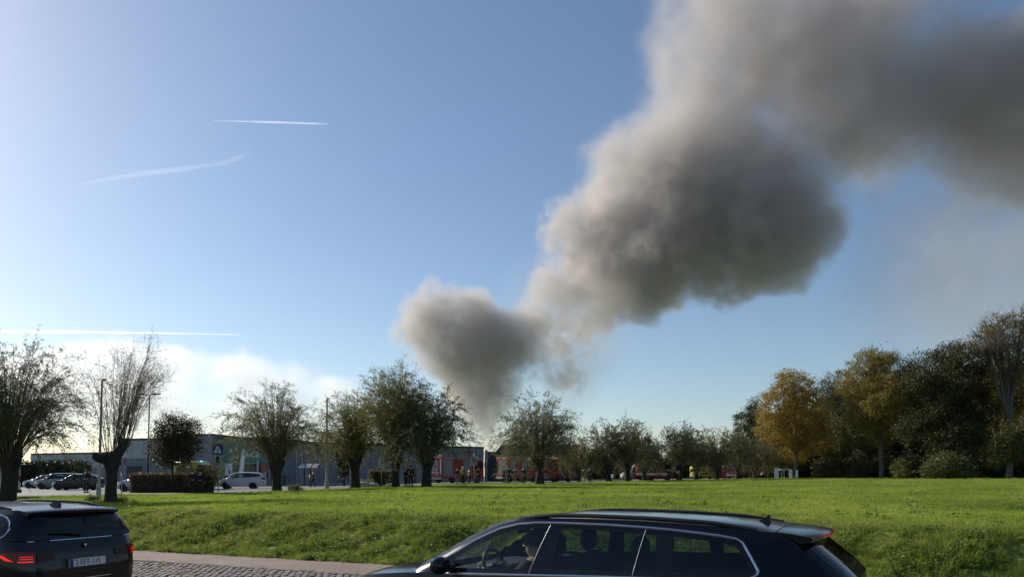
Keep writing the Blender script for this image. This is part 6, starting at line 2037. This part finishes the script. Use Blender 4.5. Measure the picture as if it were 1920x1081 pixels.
person(361, 55, 190, 1.72, M['cloth_black'], M['cloth_black'], 'person in black standing at the hedge, left of a pair', HIP_R)
person(376, 55.4, 170, 1.66, M['cloth_navy'], M['cloth_navy'], 'person in dark navy standing at the hedge, right of a pair', {})
p_ = person(587, 80, -60, 1.8, M['cloth_black'], M['cloth_navy'], 'person in black walking past the three grey cabinets', {**WALK, **HOLD})
MB().box((.0, -.36, 1.16), (.2, .03, .26), 0, .005).build('held_paper', M['white_paint'], p_)
person(770, 63, 180, 1.85, M['cloth_black'], M['cloth_black'], 'large person in black between the tall and the dark willow', HIP_L)
person(761, 63.6, 150, 1.6, M['cloth_black'], M['cloth_black'], 'shorter dark figure close behind the large person in black', HOLD)
person(857, 80, 200, 1.8, M['cloth_black'], M['cloth_grey'], 'dark clothed person nearest the chevrons of the fire engine', {}, extra=None)
person(868, 78, 160, 1.82, M['cloth_sand'], M['cloth_black'], 'firefighter in a pale jacket with yellow sleeves and white helmet', HIP_L, M['helmet_white'], extra='bands')
person(880, 80, 120, 1.72, M['cloth_sand'], M['cloth_black'], 'firefighter in a sand coloured jacket beside the grey board sign', HOLD, extra='bands')
person(897, 77.5, 210, 1.85, M['cloth_brown'], M['cloth_black'], 'broad person in a brown coat right of the grey board sign', HIP_R)
person(945, 77, 200, 1.8, M['cloth_grey'], M['cloth_black'], 'person in a grey coat left of the slim lamp post', HOLD)
person(954, 75.5, 175, 1.85, M['cloth_black'], M['cloth_black'], 'person in black with spread legs under the slim lamp post', {**HIP_L, **HIP_R})
person(982, 76.5, 160, 1.85, M['cloth_navy'], M['cloth_navy'], 'person in navy with a raised hand left of the round willow', RAISE_L)
person(965, 78, 190, 1.75, M['cloth_brown'], M['cloth_sand'], 'person in brown between the two dark figures by the engine', {})
person(1092, 88, 60, 1.75, M['cloth_grey'], M['cloth_grey'], 'person in grey stepping right past the low olive willow', WALK)
person(1106, 87.5, 200, 1.75, M['cloth_black'], M['cloth_navy'], 'dark person right of the walking one in grey', HIP_R)
person(1254, 95, 180, 1.7, M['cloth_navy'], M['cloth_black'], 'lone person before the red fire service van', {}, hair=None)

# the driver of the near car, seated with hands on the wheel
DJ = {'pelvis': (0, 0, .10, .135, .115), 'waist': (.0, .05, .24, .125, .10), 'chest': (0, .10, .42, .155, .115), 'collar': (0, .115, .545, .10, .08), 'neck': (0, .10, .60, .052), 'jaw': (0, .075, .655, .068, .078), 'skull': (0, .085, .745, .078, .095), 'crown': (0, .09, .805, .055, .065),
      'shol': (.175, .11, .525, .062), 'elbl': (.24, -.08, .34, .045), 'wril': (.17, -.30, .46, .03), 'palml': (.165, -.36, .49, .026, .036),
      'shor': (-.175, .11, .525, .062), 'elbr': (-.24, -.08, .34, .045), 'wrir': (-.17, -.30, .46, .03), 'palmr': (-.165, -.36, .49, .026, .036),
      'hipl': (.10, -.02, .09, .09), 'knel': (.13, -.46, .20, .06), 'ankl': (.13, -.72, -.16, .045), 'toel': (.13, -.88, -.10, .035),
      'hipr': (-.10, -.02, .09, .09), 'kner': (-.13, -.46, .20, .06), 'ankr': (-.13, -.72, -.16, .045), 'toer': (-.13, -.88, -.10, .035)}
th = CAR_RZ
fx, fy = math.cos(th), math.sin(th)          # forward of the car
lx_, ly_ = -math.sin(th), math.cos(th)       # left of the car
dq, dy_ = 2.14, .37
e = empty('person', (CAR_O[0] - fx * dq + lx_ * dy_, CAR_O[1] - fy * dq + ly_ * dy_, .47), th + math.pi / 2, 'driver in dark clothes at the wheel of the near estate car', 'person')
J, B = figure(DJ)
obj('body', skin_mesh('body', J, B, 'pelvis', 2), M['skin'], e)
jj, bb = sub_skel(J, B, UP, .018); obj('jacket', skin_mesh('jacket', jj, bb, 'pelvis', 2), M['cloth_black'], e)
jj, bb = sub_skel(J, B, LO, .014); obj('trousers', skin_mesh('trousers', jj, bb, 'pelvis'), M['cloth_navy'], e)
add_head_bits(e, J, M['hair'], None)
bpy.data.scenes.remove(TMP)
